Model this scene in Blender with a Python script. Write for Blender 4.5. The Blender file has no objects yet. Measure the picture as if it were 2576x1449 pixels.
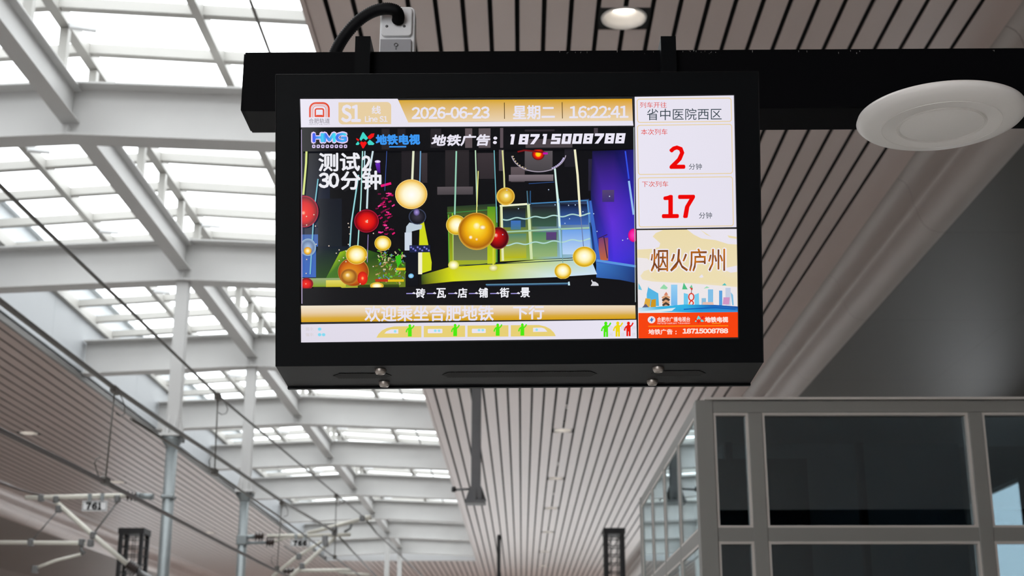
import bpy, bmesh, math, random
from mathutils import Vector, Matrix
random.seed(7)
SC = bpy.context.scene
COL = SC.collection

# ------------------------------------------------------------------ camera, sky, exposure
F, CX, CY = 3506.0, 1288.0, 724.5
PITCH, YAW = math.radians(16.7), math.radians(0.4)
CAMZ = 1.6
cam_d = bpy.data.cameras.new('camera')
cam = bpy.data.objects.new('camera', cam_d)
COL.objects.link(cam)
cam.location = (0, 0, CAMZ)
cam.rotation_euler = (math.pi/2 + PITCH, 0, YAW)
cam_d.sensor_width = 36.0
cam_d.lens = 36.0*F/2576.0
cam_d.clip_start, cam_d.clip_end = 0.05, 400
cam_d.dof.use_dof = True
cam_d.dof.focus_distance = 3.02
cam_d.dof.aperture_fstop = 7.5
SC.camera = cam
w = bpy.data.worlds.new('overcast_sky'); SC.world = w; w.use_nodes = True
bg = w.node_tree.nodes['Background']
bg.inputs[0].default_value = (0.955, 0.975, 1.0, 1)
bg.inputs[1].default_value = 4.6
SC.view_settings.view_transform = 'Standard'
SC.view_settings.look = 'None'
SC.view_settings.exposure = 0.0
SC.view_settings.gamma = 1.0
SC.view_settings.use_curve_mapping = False
SC.cycles.max_bounces = 10
SC.cycles.diffuse_bounces = 6
SC.cycles.transparent_max_bounces = 16
SC.cycles.caustics_reflective = False
SC.cycles.caustics_refractive = False
SC.cycles.sample_clamp_indirect = 6.0

ROT = Matrix.Rotation(YAW, 3, 'Z') @ Matrix.Rotation(math.pi/2 + PITCH, 3, 'X')
CAM = Vector((0, 0, CAMZ))
def ray(u, v):
    return ROT @ Vector(((u-CX)/F, -(v-CY)/F, -1.0))
def at_y(u, v, y):
    d = ray(u, v); return CAM + d*(y/d.y)
def at_x(u, v, x):
    d = ray(u, v); return CAM + d*(x/d.x)
def at_z(u, v, z):
    d = ray(u, v); return CAM + d*((z-CAMZ)/d.z)

# ------------------------------------------------------------------ materials
def lin(c):
    c = c/255.0
    return c/12.92 if c <= 0.04045 else ((c+0.055)/1.055)**2.4
def rgb(r, g, b): return (lin(r), lin(g), lin(b))
def mat(name, col, rough=0.5, metal=0.0, var=0.06, scale=6.0, spec=0.5):
    m = bpy.data.materials.new(name); m.use_nodes = True
    nt = m.node_tree; b = nt.nodes['Principled BSDF']
    b.inputs['Roughness'].default_value = rough
    b.inputs['Metallic'].default_value = metal
    b.inputs['Specular IOR Level'].default_value = spec
    tc = nt.nodes.new('ShaderNodeTexCoord'); nz = nt.nodes.new('ShaderNodeTexNoise')
    nz.inputs['Scale'].default_value = scale; nz.inputs['Detail'].default_value = 4
    mx = nt.nodes.new('ShaderNodeMix'); mx.data_type = 'RGBA'
    mx.inputs[6].default_value = (*[c*(1-var) for c in col], 1)
    mx.inputs[7].default_value = (*[min(1, c*(1+var)) for c in col], 1)
    nt.links.new(tc.outputs['Object'], nz.inputs['Vector'])
    nt.links.new(nz.outputs['Fac'], mx.inputs[0])
    nt.links.new(mx.outputs[2], b.inputs['Base Color'])
    return m
def glass(name, tint, refl=1.0, base=0.04):
    m = bpy.data.materials.new(name); m.use_nodes = True
    nt = m.node_tree; nt.nodes.remove(nt.nodes['Principled BSDF'])
    out = nt.nodes['Material Output']
    tr = nt.nodes.new('ShaderNodeBsdfTransparent'); tr.inputs[0].default_value = (*tint, 1)
    gl = nt.nodes.new('ShaderNodeBsdfGlossy'); gl.inputs['Roughness'].default_value = 0.0; gl.inputs['Color'].default_value = (0.86, 0.97, 1.0, 1)
    lw = nt.nodes.new('ShaderNodeLayerWeight'); lw.inputs['Blend'].default_value = 0.5
    pw = nt.nodes.new('ShaderNodeMath'); pw.operation = 'POWER'; pw.inputs[1].default_value = 5.0
    ma = nt.nodes.new('ShaderNodeMath'); ma.operation = 'MULTIPLY_ADD'; ma.inputs[1].default_value = (1-base)*refl; ma.inputs[2].default_value = base*refl
    nt.links.new(lw.outputs['Facing'], pw.inputs[0]); nt.links.new(pw.outputs[0], ma.inputs[0])
    mx = nt.nodes.new('ShaderNodeMixShader')
    nt.links.new(ma.outputs[0], mx.inputs[0]); nt.links.new(tr.outputs[0], mx.inputs[1])
    nt.links.new(gl.outputs[0], mx.inputs[2]); nt.links.new(mx.outputs[0], out.inputs[0])
    return m
def glow(name, col, s):
    m = bpy.data.materials.new(name); m.use_nodes = True
    b = m.node_tree.nodes['Principled BSDF']
    b.inputs['Base Color'].default_value = (*col, 1)
    b.inputs['Emission Color'].default_value = (*col, 1)
    b.inputs['Emission Strength'].default_value = s
    return m
M = dict(
    plank=mat('aluminium_plank', (0.50, 0.395, 0.358), 0.36, 0.0, 0.03, 0.7, 0.95),
    void=mat('dark_void', (0.008, 0.009, 0.009), 0.9),
    steel=mat('painted_steel', (0.52, 0.515, 0.505), 0.5, 0.0, 0.06, 1.3),
    bar=mat('glazing_bar_paint', (0.40, 0.39, 0.365), 0.5, 0.0, 0.05, 2),
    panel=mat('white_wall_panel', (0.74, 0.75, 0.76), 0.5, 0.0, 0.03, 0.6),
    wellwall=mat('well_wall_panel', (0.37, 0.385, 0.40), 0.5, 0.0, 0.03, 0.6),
    edge=mat('dark_edge_trim', (0.10, 0.095, 0.09), 0.5),
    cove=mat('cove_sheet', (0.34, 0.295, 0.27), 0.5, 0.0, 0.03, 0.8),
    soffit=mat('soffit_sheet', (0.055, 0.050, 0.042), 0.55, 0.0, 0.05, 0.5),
    floor=mat('granite_floor', (0.74, 0.72, 0.69), 0.35, 0.0, 0.1, 14),
    ballast=mat('track_slab', (0.42, 0.39, 0.365), 0.8, 0.0, 0.2, 5),
    black=mat('black_powder_coat', (0.0016, 0.0016, 0.0024), 0.5, 0.0, 0.1, 30, 0.06),
    casing=mat('casing_powder_coat', (0.0030, 0.0036, 0.0043), 0.45, 0.0, 0.1, 40, 0.07),
    casing_low=mat('casing_underside', (0.014, 0.014, 0.0145), 0.55, 0.0, 0.1, 30, 0.15),
    vent=mat('vent_mesh', (0.012, 0.012, 0.012), 0.9, 0, .3, 300),
    chip=mat('bare_paint_chip', (0.35, 0.35, 0.33), 0.7),
    chrome=mat('chrome', (0.50, 0.45, 0.41), 0.38, 1.0, 0.05, 40),
    white=mat('white_plastic', (0.93, 0.90, 0.86), 0.38, 0.0, 0.02, 8),
    whitecam=mat('white_camera_paint', (0.93, 0.93, 0.94), 0.4, 0.0, 0.02, 20),
    greycam=mat('grey_camera_plate', (0.40, 0.40, 0.42), 0.5, 0.0, 0.03, 30),
    rubber=mat('black_conduit', (0.005, 0.005, 0.006), 0.6, 0.0, 0.2, 60, 0.15),
    galv=mat('galvanised_pipe', (0.25, 0.275, 0.28), 0.42, 0.4, 0.12, 9),
    cream=mat('cream_tube', (0.62, 0.60, 0.53), 0.45, 0.0, 0.06, 8),
    brown=mat('brown_insulator', (0.035, 0.02, 0.016), 0.3, 0.0, 0.2, 10),
    clamp=mat('clamp_steel', (0.17, 0.17, 0.17), 0.45, 0.6, 0.2, 20),
    wire=mat('wire_steel', (0.13, 0.122, 0.11), 0.5, 0.2, 0.2, 20),
    copper=mat('contact_copper', (0.075, 0.058, 0.052), 0.5, 0.2, 0.2, 20),
    plate=mat('white_plate', (0.72, 0.72, 0.72), 0.5, 0.0, 0.02, 9),
    ink=mat('black_ink', (0.01, 0.01, 0.012), 0.6),
    post=mat('dark_grey_post', (0.15, 0.15, 0.155), 0.5, 0.0, 0.1, 5),
    lattice=mat('black_lattice', (0.028, 0.028, 0.03), 0.55, 0.2, 0.2, 9),
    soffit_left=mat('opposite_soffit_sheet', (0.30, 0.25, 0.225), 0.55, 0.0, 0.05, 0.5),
    frame=mat('grey_booth_frame', (0.25, 0.245, 0.23), 0.42, 0.15, 0.03, 3),
    gasket=mat('pale_glazing_bead', (0.62, 0.58, 0.54), 0.45, 0.1, 0.03, 3),
    bwall=mat('booth_back_panel', (0.55, 0.60, 0.64), 0.6, 0.0, 0.1, 1.2),
    board=mat('dark_board', (0.035, 0.045, 0.042), 0.4, 0.0, 0.2, 3),
    skyglass=glass('roof_glass', (0.985, 0.995, 0.995), 0.35),
    boothglass=glass('booth_glass', (0.33, 0.40, 0.435), 1.0, 0.17),
    sideglass=glass('booth_side_glass', (0.74, 0.82, 0.84), 1.1),
    lamp=glow('lamp_disc', (1.0, 0.97, 0.90), 6.0),
    refl=mat('reflector_white', (0.85, 0.80, 0.75), 0.35, 0.0, 0.01, 3),
)

# ------------------------------------------------------------------ mesh building
class MB:
    def __init__(s): s.v = []; s.f = []; s.sm = set()
    def add(s, vs, fs, smooth=False):
        o = len(s.v); s.v += [Vector(p) for p in vs]
        for q in fs:
            if smooth: s.sm.add(len(s.f))
            s.f.append([i+o for i in q])
        return s
    def box(s, x0, x1, y0, y1, z0, z1):
        return s.hexa([(x0,y0,z0),(x1,y0,z0),(x1,y1,z0),(x0,y1,z0)], [(x0,y0,z1),(x1,y0,z1),(x1,y1,z1),(x0,y1,z1)])
    def hexa(s, a, b):
        n = len(a)
        fs = [list(range(n))[::-1], [n+i for i in range(n)]]
        fs += [[i, (i+1) % n, n+(i+1) % n, n+i] for i in range(n)]
        return s.add(list(a)+list(b), fs)
    def tube(s, pts, r, n=8, cap=True):
        pts = [Vector(p) for p in pts]; k = len(pts)
        rs = r if isinstance(r, (list, tuple)) else [r]*k
        vs = []; fs = []
        t0 = (pts[1]-pts[0]).normalized()
        a = t0.orthogonal().normalized()
        for i, p in enumerate(pts):
            t = (pts[min(i+1, k-1)]-pts[max(i-1, 0)])
            t = t.normalized() if t.length > 1e-9 else t0
            a = (a - t*a.dot(t)).normalized(); b = t.cross(a)
            for j in range(n):
                q = 2*math.pi*j/n
                vs.append(p + (a*math.cos(q)+b*math.sin(q))*rs[i])
        for i in range(k-1):
            for j in range(n):
                fs.append([i*n+j, i*n+(j+1) % n, (i+1)*n+(j+1) % n, (i+1)*n+j])
        s.add(vs, fs, True)
        if cap:
            o = len(s.v)-len(vs)
            s.f.append([o+j for j in range(n)][::-1]); s.f.append([o+(k-1)*n+j for j in range(n)])
        return s
    def bar(s, p, q, wx, wz, up=(0, 0, 1)):
        p, q = Vector(p), Vector(q); t = (q-p).normalized(); up = Vector(up)
        sd = t.cross(up)
        sd = sd.normalized() if sd.length > 1e-6 else Vector((1, 0, 0))
        u = sd.cross(t).normalized()
        c = [(-1,-1), (1,-1), (1,1), (-1,1)]
        return s.hexa([p+sd*(a*wx/2)+u*(b*wz/2) for a, b in c], [q+sd*(a*wx/2)+u*(b*wz/2) for a, b in c])
    def lathe(s, c, prof, n=32, axis=(0, 0, 1)):
        c = Vector(c); ax = Vector(axis).normalized(); a = ax.orthogonal().normalized(); b = ax.cross(a)
        vs = []; fs = []; k = len(prof)
        for r, h in prof:
            for j in range(n):
                q = 2*math.pi*j/n
                vs.append(c + ax*h + (a*math.cos(q)+b*math.sin(q))*max(r, 1e-5))
        for i in range(k-1):
            for j in range(n):
                fs.append([i*n+j, i*n+(j+1) % n, (i+1)*n+(j+1) % n, (i+1)*n+j])
        return s.add(vs, fs, True)
    def prism(s, poly, off):
        off = Vector(off); a = [Vector(p) for p in poly]
        return s.hexa(a, [p+off for p in a])
    def build(s, name, material, parent=None, origin=None, bevel=0.0):
        me = bpy.data.meshes.new(name)
        if parent is not None and origin is None: origin = WORLD[parent]
        if origin is None:
            if s.v:
                lo = Vector([min(p[i] for p in s.v) for i in range(3)]); hi = Vector([max(p[i] for p in s.v) for i in range(3)])
                origin = Vector(((lo.x+hi.x)/2, (lo.y+hi.y)/2, lo.z))
            else: origin = Vector((0, 0, 0))
        origin = Vector(origin)
        me.from_pydata([tuple(p-origin) for p in s.v], [], s.f)
        bm = bmesh.new(); bm.from_mesh(me); bmesh.ops.recalc_face_normals(bm, faces=bm.faces); 
        for f in bm.faces: f.smooth = f.index in s.sm
        bm.to_mesh(me); bm.free()
        me.materials.append(material)
        o = bpy.data.objects.new(name, me); COL.objects.link(o)
        if parent is not None:
            o.parent = parent; o.location = origin - WORLD[parent]
        else: o.location = origin
        WORLD[o] = origin
        if bevel:
            md = o.modifiers.new('bevel', 'BEVEL'); md.width = bevel; md.segments = 2; md.limit_method = 'ANGLE'
        return o
WORLD = {}
def tag(o, label=None, cat=None, group=None, kind=None):
    if label: o['label'] = label
    if cat: o['category'] = cat
    if group: o['group'] = group
    if kind: o['kind'] = kind
    return o
def thing(name, loc, label, cat, group=None):
    o = bpy.data.objects.new(name, None); COL.objects.link(o); o.location = loc
    o.empty_display_size = 0.1
    WORLD[o] = Vector(loc)
    return tag(o, label, cat, group)
def dup(root, delta, label=None, group=None):
    delta = Vector(delta)
    r = root.copy(); COL.objects.link(r); r.location = root.location + delta; WORLD[r] = WORLD[root]+delta
    if label: r['label'] = label
    if group: r['group'] = group
    def rec(src, dst):
        for ch in list(src.children):
            if ch in DUPS: continue
            c = ch.copy(); COL.objects.link(c); c.parent = dst; DUPS.add(c); WORLD[c] = WORLD[ch]+delta
            rec(ch, c)
    rec(root, r)
    return r
DUPS = set()
def struct(o): o['kind'] = 'structure'; return o
ORD = ['nearest', 'second', 'third', 'fourth', 'fifth', 'sixth', 'seventh', 'eighth', 'ninth', 'tenth', 'eleventh']

# ------------------------------------------------------------------ the station hall
ZC = 9.0                 # ceiling over both platforms
XR, XL = -2.42, -10.38   # the two long edges of the roof light
XM = (XR+XL)/2
Y0, Y1, YEND = 2.0, 75.0, 88.0  # near start and hall end are unseen, placed to balance the daylight
PITCHP, GAP = 0.30, 0.055
XLIGHT = 1.16
right_lights = [14.15, 38.6, 47.2, 54.6, 62.4, 70.6, 78.0]
left_lights = [38.9, 47.9, 62.6]

struct(MB().box(-2.6, 11.4, -12, 112, -0.25, 0).build('floor', M['floor']))
struct(MB().box(-26, -10.2, -12, 112, -0.25, 0).build('floor', M['floor']))
struct(MB().box(-10.2, -2.6, -12, 112, -1.5, -1.2).build('floor_track', M['ballast']))
struct(MB().box(-2.9, -2.6, -12, 112, -1.5, -0.02).build('wall_platform_edge', M['panel']))
struct(MB().box(-10.2, -9.9, -12, 112, -1.5, -0.02).build('wall_platform_edge', M['panel']))

def planks(mirror, lights):
    m = MB()
    sx = lambda x: (2*XM - x) if mirror else x
    def add(x0, x1, y0, y1):
        a, b = sorted((sx(x0), sx(x1)))
        m.box(a, b, y0, y1, ZC, ZC+0.012)
    for k in range(-12, 14):
        g = XLIGHT + k*PITCHP
        x0, x1 = g+GAP/2, g+PITCHP-GAP/2
        if k == -12: x0 = XR + 0.06
        if k == 13: x1 = 5.50
        if k in (-1, 0):
            y = -12.0
            for L in lights:
                add(x0, x1, y, L-0.27); y = L+0.27
            add(x0, x1, y, YEND)
        else:
            add(x0, x1, -12.0, YEND)
    return m
struct(planks(False, right_lights).build('ceiling', M['plank']))
struct(planks(True, left_lights).build('ceiling', M['plank']))
struct(MB().box(XR+0.06, 5.6, -12, YEND, ZC+0.30, ZC+0.36).build('ceiling_void', M['void']))
struct(MB().box(2*XM-5.6, XL-0.06, -12, YEND, ZC+0.30, ZC+0.36).build('ceiling_void', M['void']))
struct(MB().box(XR, XR+0.055, Y0, YEND, ZC-0.02, ZC+0.45).build('trim_right', M['plank']))
struct(MB().box(XL-0.055, XL, Y0, YEND, ZC-0.02, ZC+0.10).build('trim_left', M['edge']))
# ceiling that closes the hall beyond the roof light, and before it
far = MB()
for k in range(0, 27):
    x0 = XL + 0.0 + k*PITCHP
    far.box(x0+GAP/2, min(XR, x0+PITCHP-GAP/2), Y1+0.2, YEND, ZC, ZC+0.03)
struct(far.build('ceiling_far', M['plank']))
struct(MB().box(XL, XR, Y1+0.2, YEND, ZC+0.30, ZC+0.36).build('ceiling_void', M['void']))
# opaque roofs added above the platforms to keep sky light from leaking in
struct(MB().box(XR-0.02, 14, -12.2, YEND, ZC+2.3, ZC+2.5).build('ceiling_roof_blocker', M['panel']))
struct(MB().box(-28, XL+0.02, -12.2, YEND, ZC+2.3, ZC+2.5).build('ceiling_roof_blocker', M['panel']))
# sides of the light well
wl = MB()
y = Y0
while y < Y1:
    wl.box(XL-0.08, XL-0.03, y+0.006, min(Y1, y+3.48-0.006), ZC+0.19, ZC+1.98); y += 3.48
wl.box(XL-0.16, XL-0.10, Y0, Y1, ZC+0.11, ZC+2.4)
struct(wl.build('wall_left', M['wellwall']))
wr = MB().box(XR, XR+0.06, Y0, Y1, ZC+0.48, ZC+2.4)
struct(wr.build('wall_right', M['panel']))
struct(MB().box(XL, XR, -12, Y0-0.2, ZC, ZC+0.06).build('ceiling_near_blocker', M['plank']))  # unseen, added to keep the ceiling around the camera darker
struct(MB().box(XL, XR, Y1, Y1+0.2, ZC, ZC+2.4).build('wall_end', M['panel']))
struct(MB().box(XL, XR, Y0-0.2, Y0, ZC, ZC+2.4).build('wall_start', M['panel']))
struct(MB().box(-26, -10.4, -12.3, -12, -1.5, ZC+2.4).box(-2.6, 11.4, -12.3, -12, -1.5, ZC+2.4).box(-10.4, -2.6, -12.3, -12, 8.6, ZC+2.4).build('wall_back_unseen', M['panel']))  # unseen wall, its track opening shaped to light surfaces facing the camera
struct(MB().box(-26, XL-0.2, YEND, YEND+0.2, 3.2, ZC+2.4).box(XL-0.2, 11.4, YEND, YEND+0.2, 5.0, ZC+2.4).build('wall_end', M['panel']))  # unseen far wall, openings sized to balance brightness on both ceilings

# coves and soffits beside the ceilings
def cove(mirror):
    prof = [(5.50, 9.03), (5.56, 9.015), (5.63, 8.97), (5.68, 8.90), (5.71, 8.80), (5.73, 8.66), (5.735, 8.60), (5.75, 8.585),
            (5.765, 8.57), (5.78, 8.50), (5.81, 8.40), (5.86, 8.31), (5.94, 8.235), (6.04, 8.20), (6.15, 8.19)]
    m = MB(); sx = lambda x: (2*XM-x) if mirror else x
    y = -9.6
    while y < YEND:
        ys = (y+0.004, y+4.8-0.004); n = len(prof)
        vs = [(sx(x), yy, z) for yy in ys for x, z in prof]
        m.add(vs, [[i, i+1, n+i+1, n+i] for i in range(n-1)], True)
        y += 4.8
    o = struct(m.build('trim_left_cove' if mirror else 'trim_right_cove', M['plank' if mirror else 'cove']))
    s = MB(); y = -9.6
    while y < YEND:
        for a, b in ((6.152, 8.7), (8.704, 11.4) if not mirror else (8.704, 13.2)):
            x0, x1 = sorted((sx(a), sx(b)))
            s.box(x0, x1, y+0.003, y+4.797, 8.19, 8.25)
        y += 4.8
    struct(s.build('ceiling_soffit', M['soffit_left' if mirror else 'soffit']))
    b = MB(); x0, x1 = sorted((sx(5.5), sx(11.4 if not mirror else 13.2))); b.box(x0, x1, -12, YEND, 9.05, 9.12)
    struct(b.build('ceiling_soffit_back', M['soffit']))
cove(False); cove(True)

# outer walls; the right one has a window that shows through the booth
wx = 11.4
pa, pb, pc = at_x(2430, 1256, wx), at_x(2560, 1200, wx), at_x(2494, 1232, wx)
wy0, wy1, wz = pb.y, pa.y, pc.z
m = MB()
m.box(wx, wx+0.25, -12, wy0, -0.2, 8.3).box(wx, wx+0.25, wy1, YEND, -0.2, 8.3)
m.box(wx, wx+0.25, wy0, wy1, wz, 8.3).box(wx, wx+0.25, wy0, wy1, -0.2, 0.9)
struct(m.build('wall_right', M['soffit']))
wn = MB(); ym = (wy0+wy1)/2
wn.box(wx+0.08, wx+0.16, wy0, wy1, wz-0.06, wz).box(wx+0.08, wx+0.16, wy0, wy1, 0.9, 0.96)
wn.box(wx+0.08, wx+0.16, wy0, wy0+0.06, 0.96, wz-0.06).box(wx+0.08, wx+0.16, wy1-0.06, wy1, 0.96, wz-0.06)
w1 = struct(wn.build('window_side', M['frame']))
MB().box(wx+0.11, wx+0.125, wy0+0.06, wy1-0.06, 0.96, wz-0.06).build('glass', M['skyglass'], w1)
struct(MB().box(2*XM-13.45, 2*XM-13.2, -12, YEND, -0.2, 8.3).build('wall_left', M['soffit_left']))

# ------------------------------------------------------------------ roof light: cross beams, ridge beams, glazing
BY = [18.27 + 6.96*k for k in range(9)]
def zb(x): return 9.29 - 0.17*abs(x-XM)/3.98            # underside of the cross beams
def zg(x): return 10.93 - 0.26*abs(x-XM)/3.98           # underside of the glass
xs3 = [XL, XM, XR]
def strip(m, y0, y1, dz0, dz1, xs=xs3, zf=zb):
    for a, b in zip(xs[:-1], xs[1:]):
        m.hexa([(a,y0,zf(a)+dz0),(b,y0,zf(b)+dz0),(b,y1,zf(b)+dz0),(a,y1,zf(a)+dz0)],
               [(a,y0,zf(a)+dz1),(b,y0,zf(b)+dz1),(b,y1,zf(b)+dz1),(a,y1,zf(a)+dz1)])
    return m
BD = 0.80
root = thing('cross_beam', (XM, BY[0], 9.29), 'pale steel cross beam under the roof light, the nearest one, beside the black support beam', 'beam', 'cross beams under the roof light')
strip(MB(), BY[0]-0.20, BY[0]+0.20, 0, 0.035).build('bottom_flange', M['steel'], root)
strip(MB(), BY[0]-0.012, BY[0]+0.012, 0.035, BD-0.03).build('web', M['steel'], root)
strip(MB(), BY[0]-0.25, BY[0]+0.25, BD-0.03, BD).build('top_flange', M['steel'], root)
MB().box(XM-0.012, XM+0.012, BY[0]-0.17, BY[0]-0.013, 9.33, 9.45).build('stiffener', M['steel'], root)
for k in range(1, 9):
    dup(root, (0, BY[k]-BY[0], 0), 'pale steel cross beam under the roof light, %s from the front' % (ORD[k] if k < 8 else 'the last one, ninth'))
def ridge(y0, y1):
    zt, zo = 9.29+BD-0.05, 9.29+0.24
    r = thing('ridge_beam', (XM, y0, zo), '', 'beam', 'ridge beams along the roof light')
    a, b = y0+0.02, y1-0.02
    MB().box(XM-0.13, XM+0.13, a, b, zo, zo+0.025).build('bottom_flange', M['steel'], r)
    MB().box(XM-0.01, XM+0.01, a, b, zo+0.025, zt-0.025).build('web', M['steel'], r)
    MB().box(XM-0.13, XM+0.13, a, b, zt-0.025, zt).build('top_flange', M['steel'], r)
    yy = a+0.75
    while yy < b-0.4:
        MB().box(XM-0.06, XM+0.06, yy-0.06, yy+0.06, zt, zg(XM)-0.22).build('stub_post', M['bar'], r); yy += 1.4
    return r
r0 = ridge(BY[0]-6.96, BY[0])
r0['label'] = 'lengthwise ridge beam running in at the top left corner to the nearest cross beam'
for k in range(1, 9):
    dup(r0, (0, 6.96*k, 0), 'lengthwise ridge beam between the %s and %s cross beams' % (ORD[k-1], ORD[k] if k < 8 else 'last'))

XB = [XL+0.06, XM-2.0, XM, XM+2.0, XR-0.06]
PUR = [0.4 + 1.4*k for k in range(54)]
def window_bay(n, y0, y1):
    fr = MB()
    for x in (XL+0.02, XR-0.02):
        fr.box(x-0.05, x+0.05, y0, y1, zg(x)-0.25, zg(x)-0.02)
    r = struct(fr.build('window_%d' % n, M['bar']))
    for x in XB[1:4]:
        wd = 0.075 if x == XM else 0.06
        MB().box(x-wd, x+wd, y0, y1, zg(x)-0.20, zg(x)).build('glazing_bar', M['bar'], r)
    for p in PUR:
        if y0 <= p < y1:
            strip(MB(), p-0.07, p+0.07, -0.15, 0.0, xs3, zg).build('purlin', M['bar'], r)
            if int(round(p/1.4)) % 3 == 0 and p > 10:
                for x in (XM+0.09, XM-1.92):
                    q = Vector((x, p+0.35, zg(x)-0.22))
                    MB().bar(q, q+Vector((0.34, 0.15, 0.02)), 0.10, 0.07).bar(q+Vector((0, 0, .02)), q+Vector((0.02, 0.5, 0.2)), 0.03, 0.03).build('window_opener', M['panel'], r)
    strip(MB(), y0, y1, 0.0, 0.016, xs3, zg).build('glass', M['skyglass'], r)
edges = [Y0, 4.35, 11.31] + BY + [Y1]  # first bays are unseen, added to light the platform near the camera
for i in range(len(edges)-1):
    window_bay(i+1, edges[i], edges[i+1])

tag(MB().tube([at_y(629, 0, 15.2), at_y(677, 128, 16.9)] + [Vector((-6.3 if False else at_y(677, 128, 16.9).x, yy, at_y(677, 128, 16.9).z)) for yy in (30, 45, 60, 74.9)], 0.022, 6).build('roof_cable', M['wire']),
    'thin black cable running lengthwise under the roof glass near the ceiling edge', 'cable')

# ------------------------------------------------------------------ recessed downlights
def downlight(x, y, label, group):
    r = thing('downlight', (x, y, ZC), label, 'downlight', group)
    # dark square plate with a round hole
    n = 40; R = 0.245; m = MB(); vs = []; h = 0.285
    for j in range(n):
        q = 2*math.pi*j/n; c, s = math.cos(q), math.sin(q); k = h/max(abs(c), abs(s))
        vs += [(x+R*c, y+R*s, ZC+0.02), (x+k*c, y+k*s*0.95, ZC+0.02)]
    m.add(vs, [[2*j, 2*j+1, (2*j+3) % (2*n), (2*j+2) % (2*n)] for j in range(n)])
    m.build('mounting_plate', M['void'], r)
    MB().lathe((x, y, ZC), [(R+0.012, 0.018), (R+0.006, -0.004), (R-0.006, 0.0), (R-0.03, 0.05), (R-0.075, 0.09), (0.135, 0.125), (0.12, 0.15)], 40).build('reflector', M['refl'], r)
    MB().lathe((x, y, ZC), [(R+0.02, 0.021), (R+0.02, 0.20), (0.0, 0.20)], 32).build('housing', M['void'], r)  # dark can added to stop lamp glow leaking through the plank gap
    MB().lathe((x, y, ZC), [(0.0, 0.127), (0.118, 0.127), (0.118, 0.16), (0, 0.16)], 32).build('lamp', M['lamp'], r)
    return r
g1 = 'downlights along the near platform ceiling'
d0 = downlight(XLIGHT, right_lights[0], 'large recessed downlight above the black beam, lit lamp visible', g1)
wd = ['first below the display', 'second below the display', 'third below the display', 'fourth below the display', 'fifth below the display', 'last and smallest below the display']
for i, yy in enumerate(right_lights[1:]):
    dup(d0, (0, yy-right_lights[0], 0), 'small round downlight in the striped ceiling, ' + wd[i])
lw = ['nearest one, at the left picture edge', 'beside the dropper of the contact wire', 'farthest one, between the two roof columns']
for i, yy in enumerate(left_lights):
    dup(d0, (2*XM-2*XLIGHT, yy-right_lights[0], 0), 'round downlight in the left striped ceiling, ' + lw[i], 'downlights along the opposite platform ceiling')
for i, (u, v) in enumerate(((1425, 1020), (1402, 1165), (1391, 1241))):
    p = at_z(u, v, ZC)
    s = MB().lathe((XLIGHT, p.y, ZC-0.12), [(0, 0.05), (0.028, 0.05), (0.028, 0.058), (0.009, 0.062), (0.009, 0.12), (0.04, 0.121), (0.04, 0.127)], 14).build('sprinkler', M['white'])
    tag(s, 'tiny sprinkler head in the striped ceiling, ' + ['just below the display', 'between first and second small downlights', 'between second and third small downlights'][i], 'sprinkler', 'sprinkler heads')

# ------------------------------------------------------------------ roof columns for the overhead line
def column(k, label):
    y = BY[k]; zf = 6.32
    r = thing('hanging_column', (XM, y, zf), label, 'column', 'columns hanging from the cross beams')
    MB().box(XM-0.115, XM+0.115, y-0.115, y+0.115, zf+0.05, 9.29).build('box_section', M['steel'], r, bevel=0.012)
    m = MB()
    for sx_, sy_ in ((1,0),(-1,0),(0,1),(0,-1)):
        d = Vector((sx_, sy_, 0)); p = Vector((XM, y, zf+0.05)); t = Vector((-sy_, sx_, 0))*0.012
        for o in (-0.06, 0.06):
            q = p + Vector((-sy_, sx_, 0))*o
            m.hexa([q+d*0.115-t, q+d*0.20-t, q+d*0.115+Vector((0,0,0.34))-t], [q+d*0.115+t, q+d*0.20+t, q+d*0.115+Vector((0,0,0.34))+t])
    m.build('gusset', M['steel'], r)
    MB().box(XM-0.21, XM+0.21, y-0.21, y+0.21, zf, zf+0.05).build('flange_plate', M['steel'], r, bevel=0.006)
    m = MB()
    for a in (-1, 1):
        for b in (-1, 1):
            m.lathe((XM+a*0.16, y+b*0.16, zf-0.07), [(0, 0), (0.025, 0), (0.025, 0.08), (0, 0.08)], 8)
    m.build('flange_bolts', M['clamp'], r)
    MB().lathe((XM, y, zf-0.20), [(0.10, 0), (0.19, 0.14), (0.20, 0.2), (0.0, 0.2)], 20).build('flared_collar', M['galv'], r)
    MB().tube([(XM, y, zf-0.02), (XM, y, -1.2)], 0.105, 20).build('pipe', M['galv'], r)
    return r
column(1, 'galvanised hanging column left of the display, holding the arm numbered 761')
column(2, 'galvanised hanging column nearer the display, holding the arm numbered 766')
column(7, 'distant pale hanging column, left of the farthest pair')
column(8, 'distant pale hanging column, right of the farthest pair')

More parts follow.
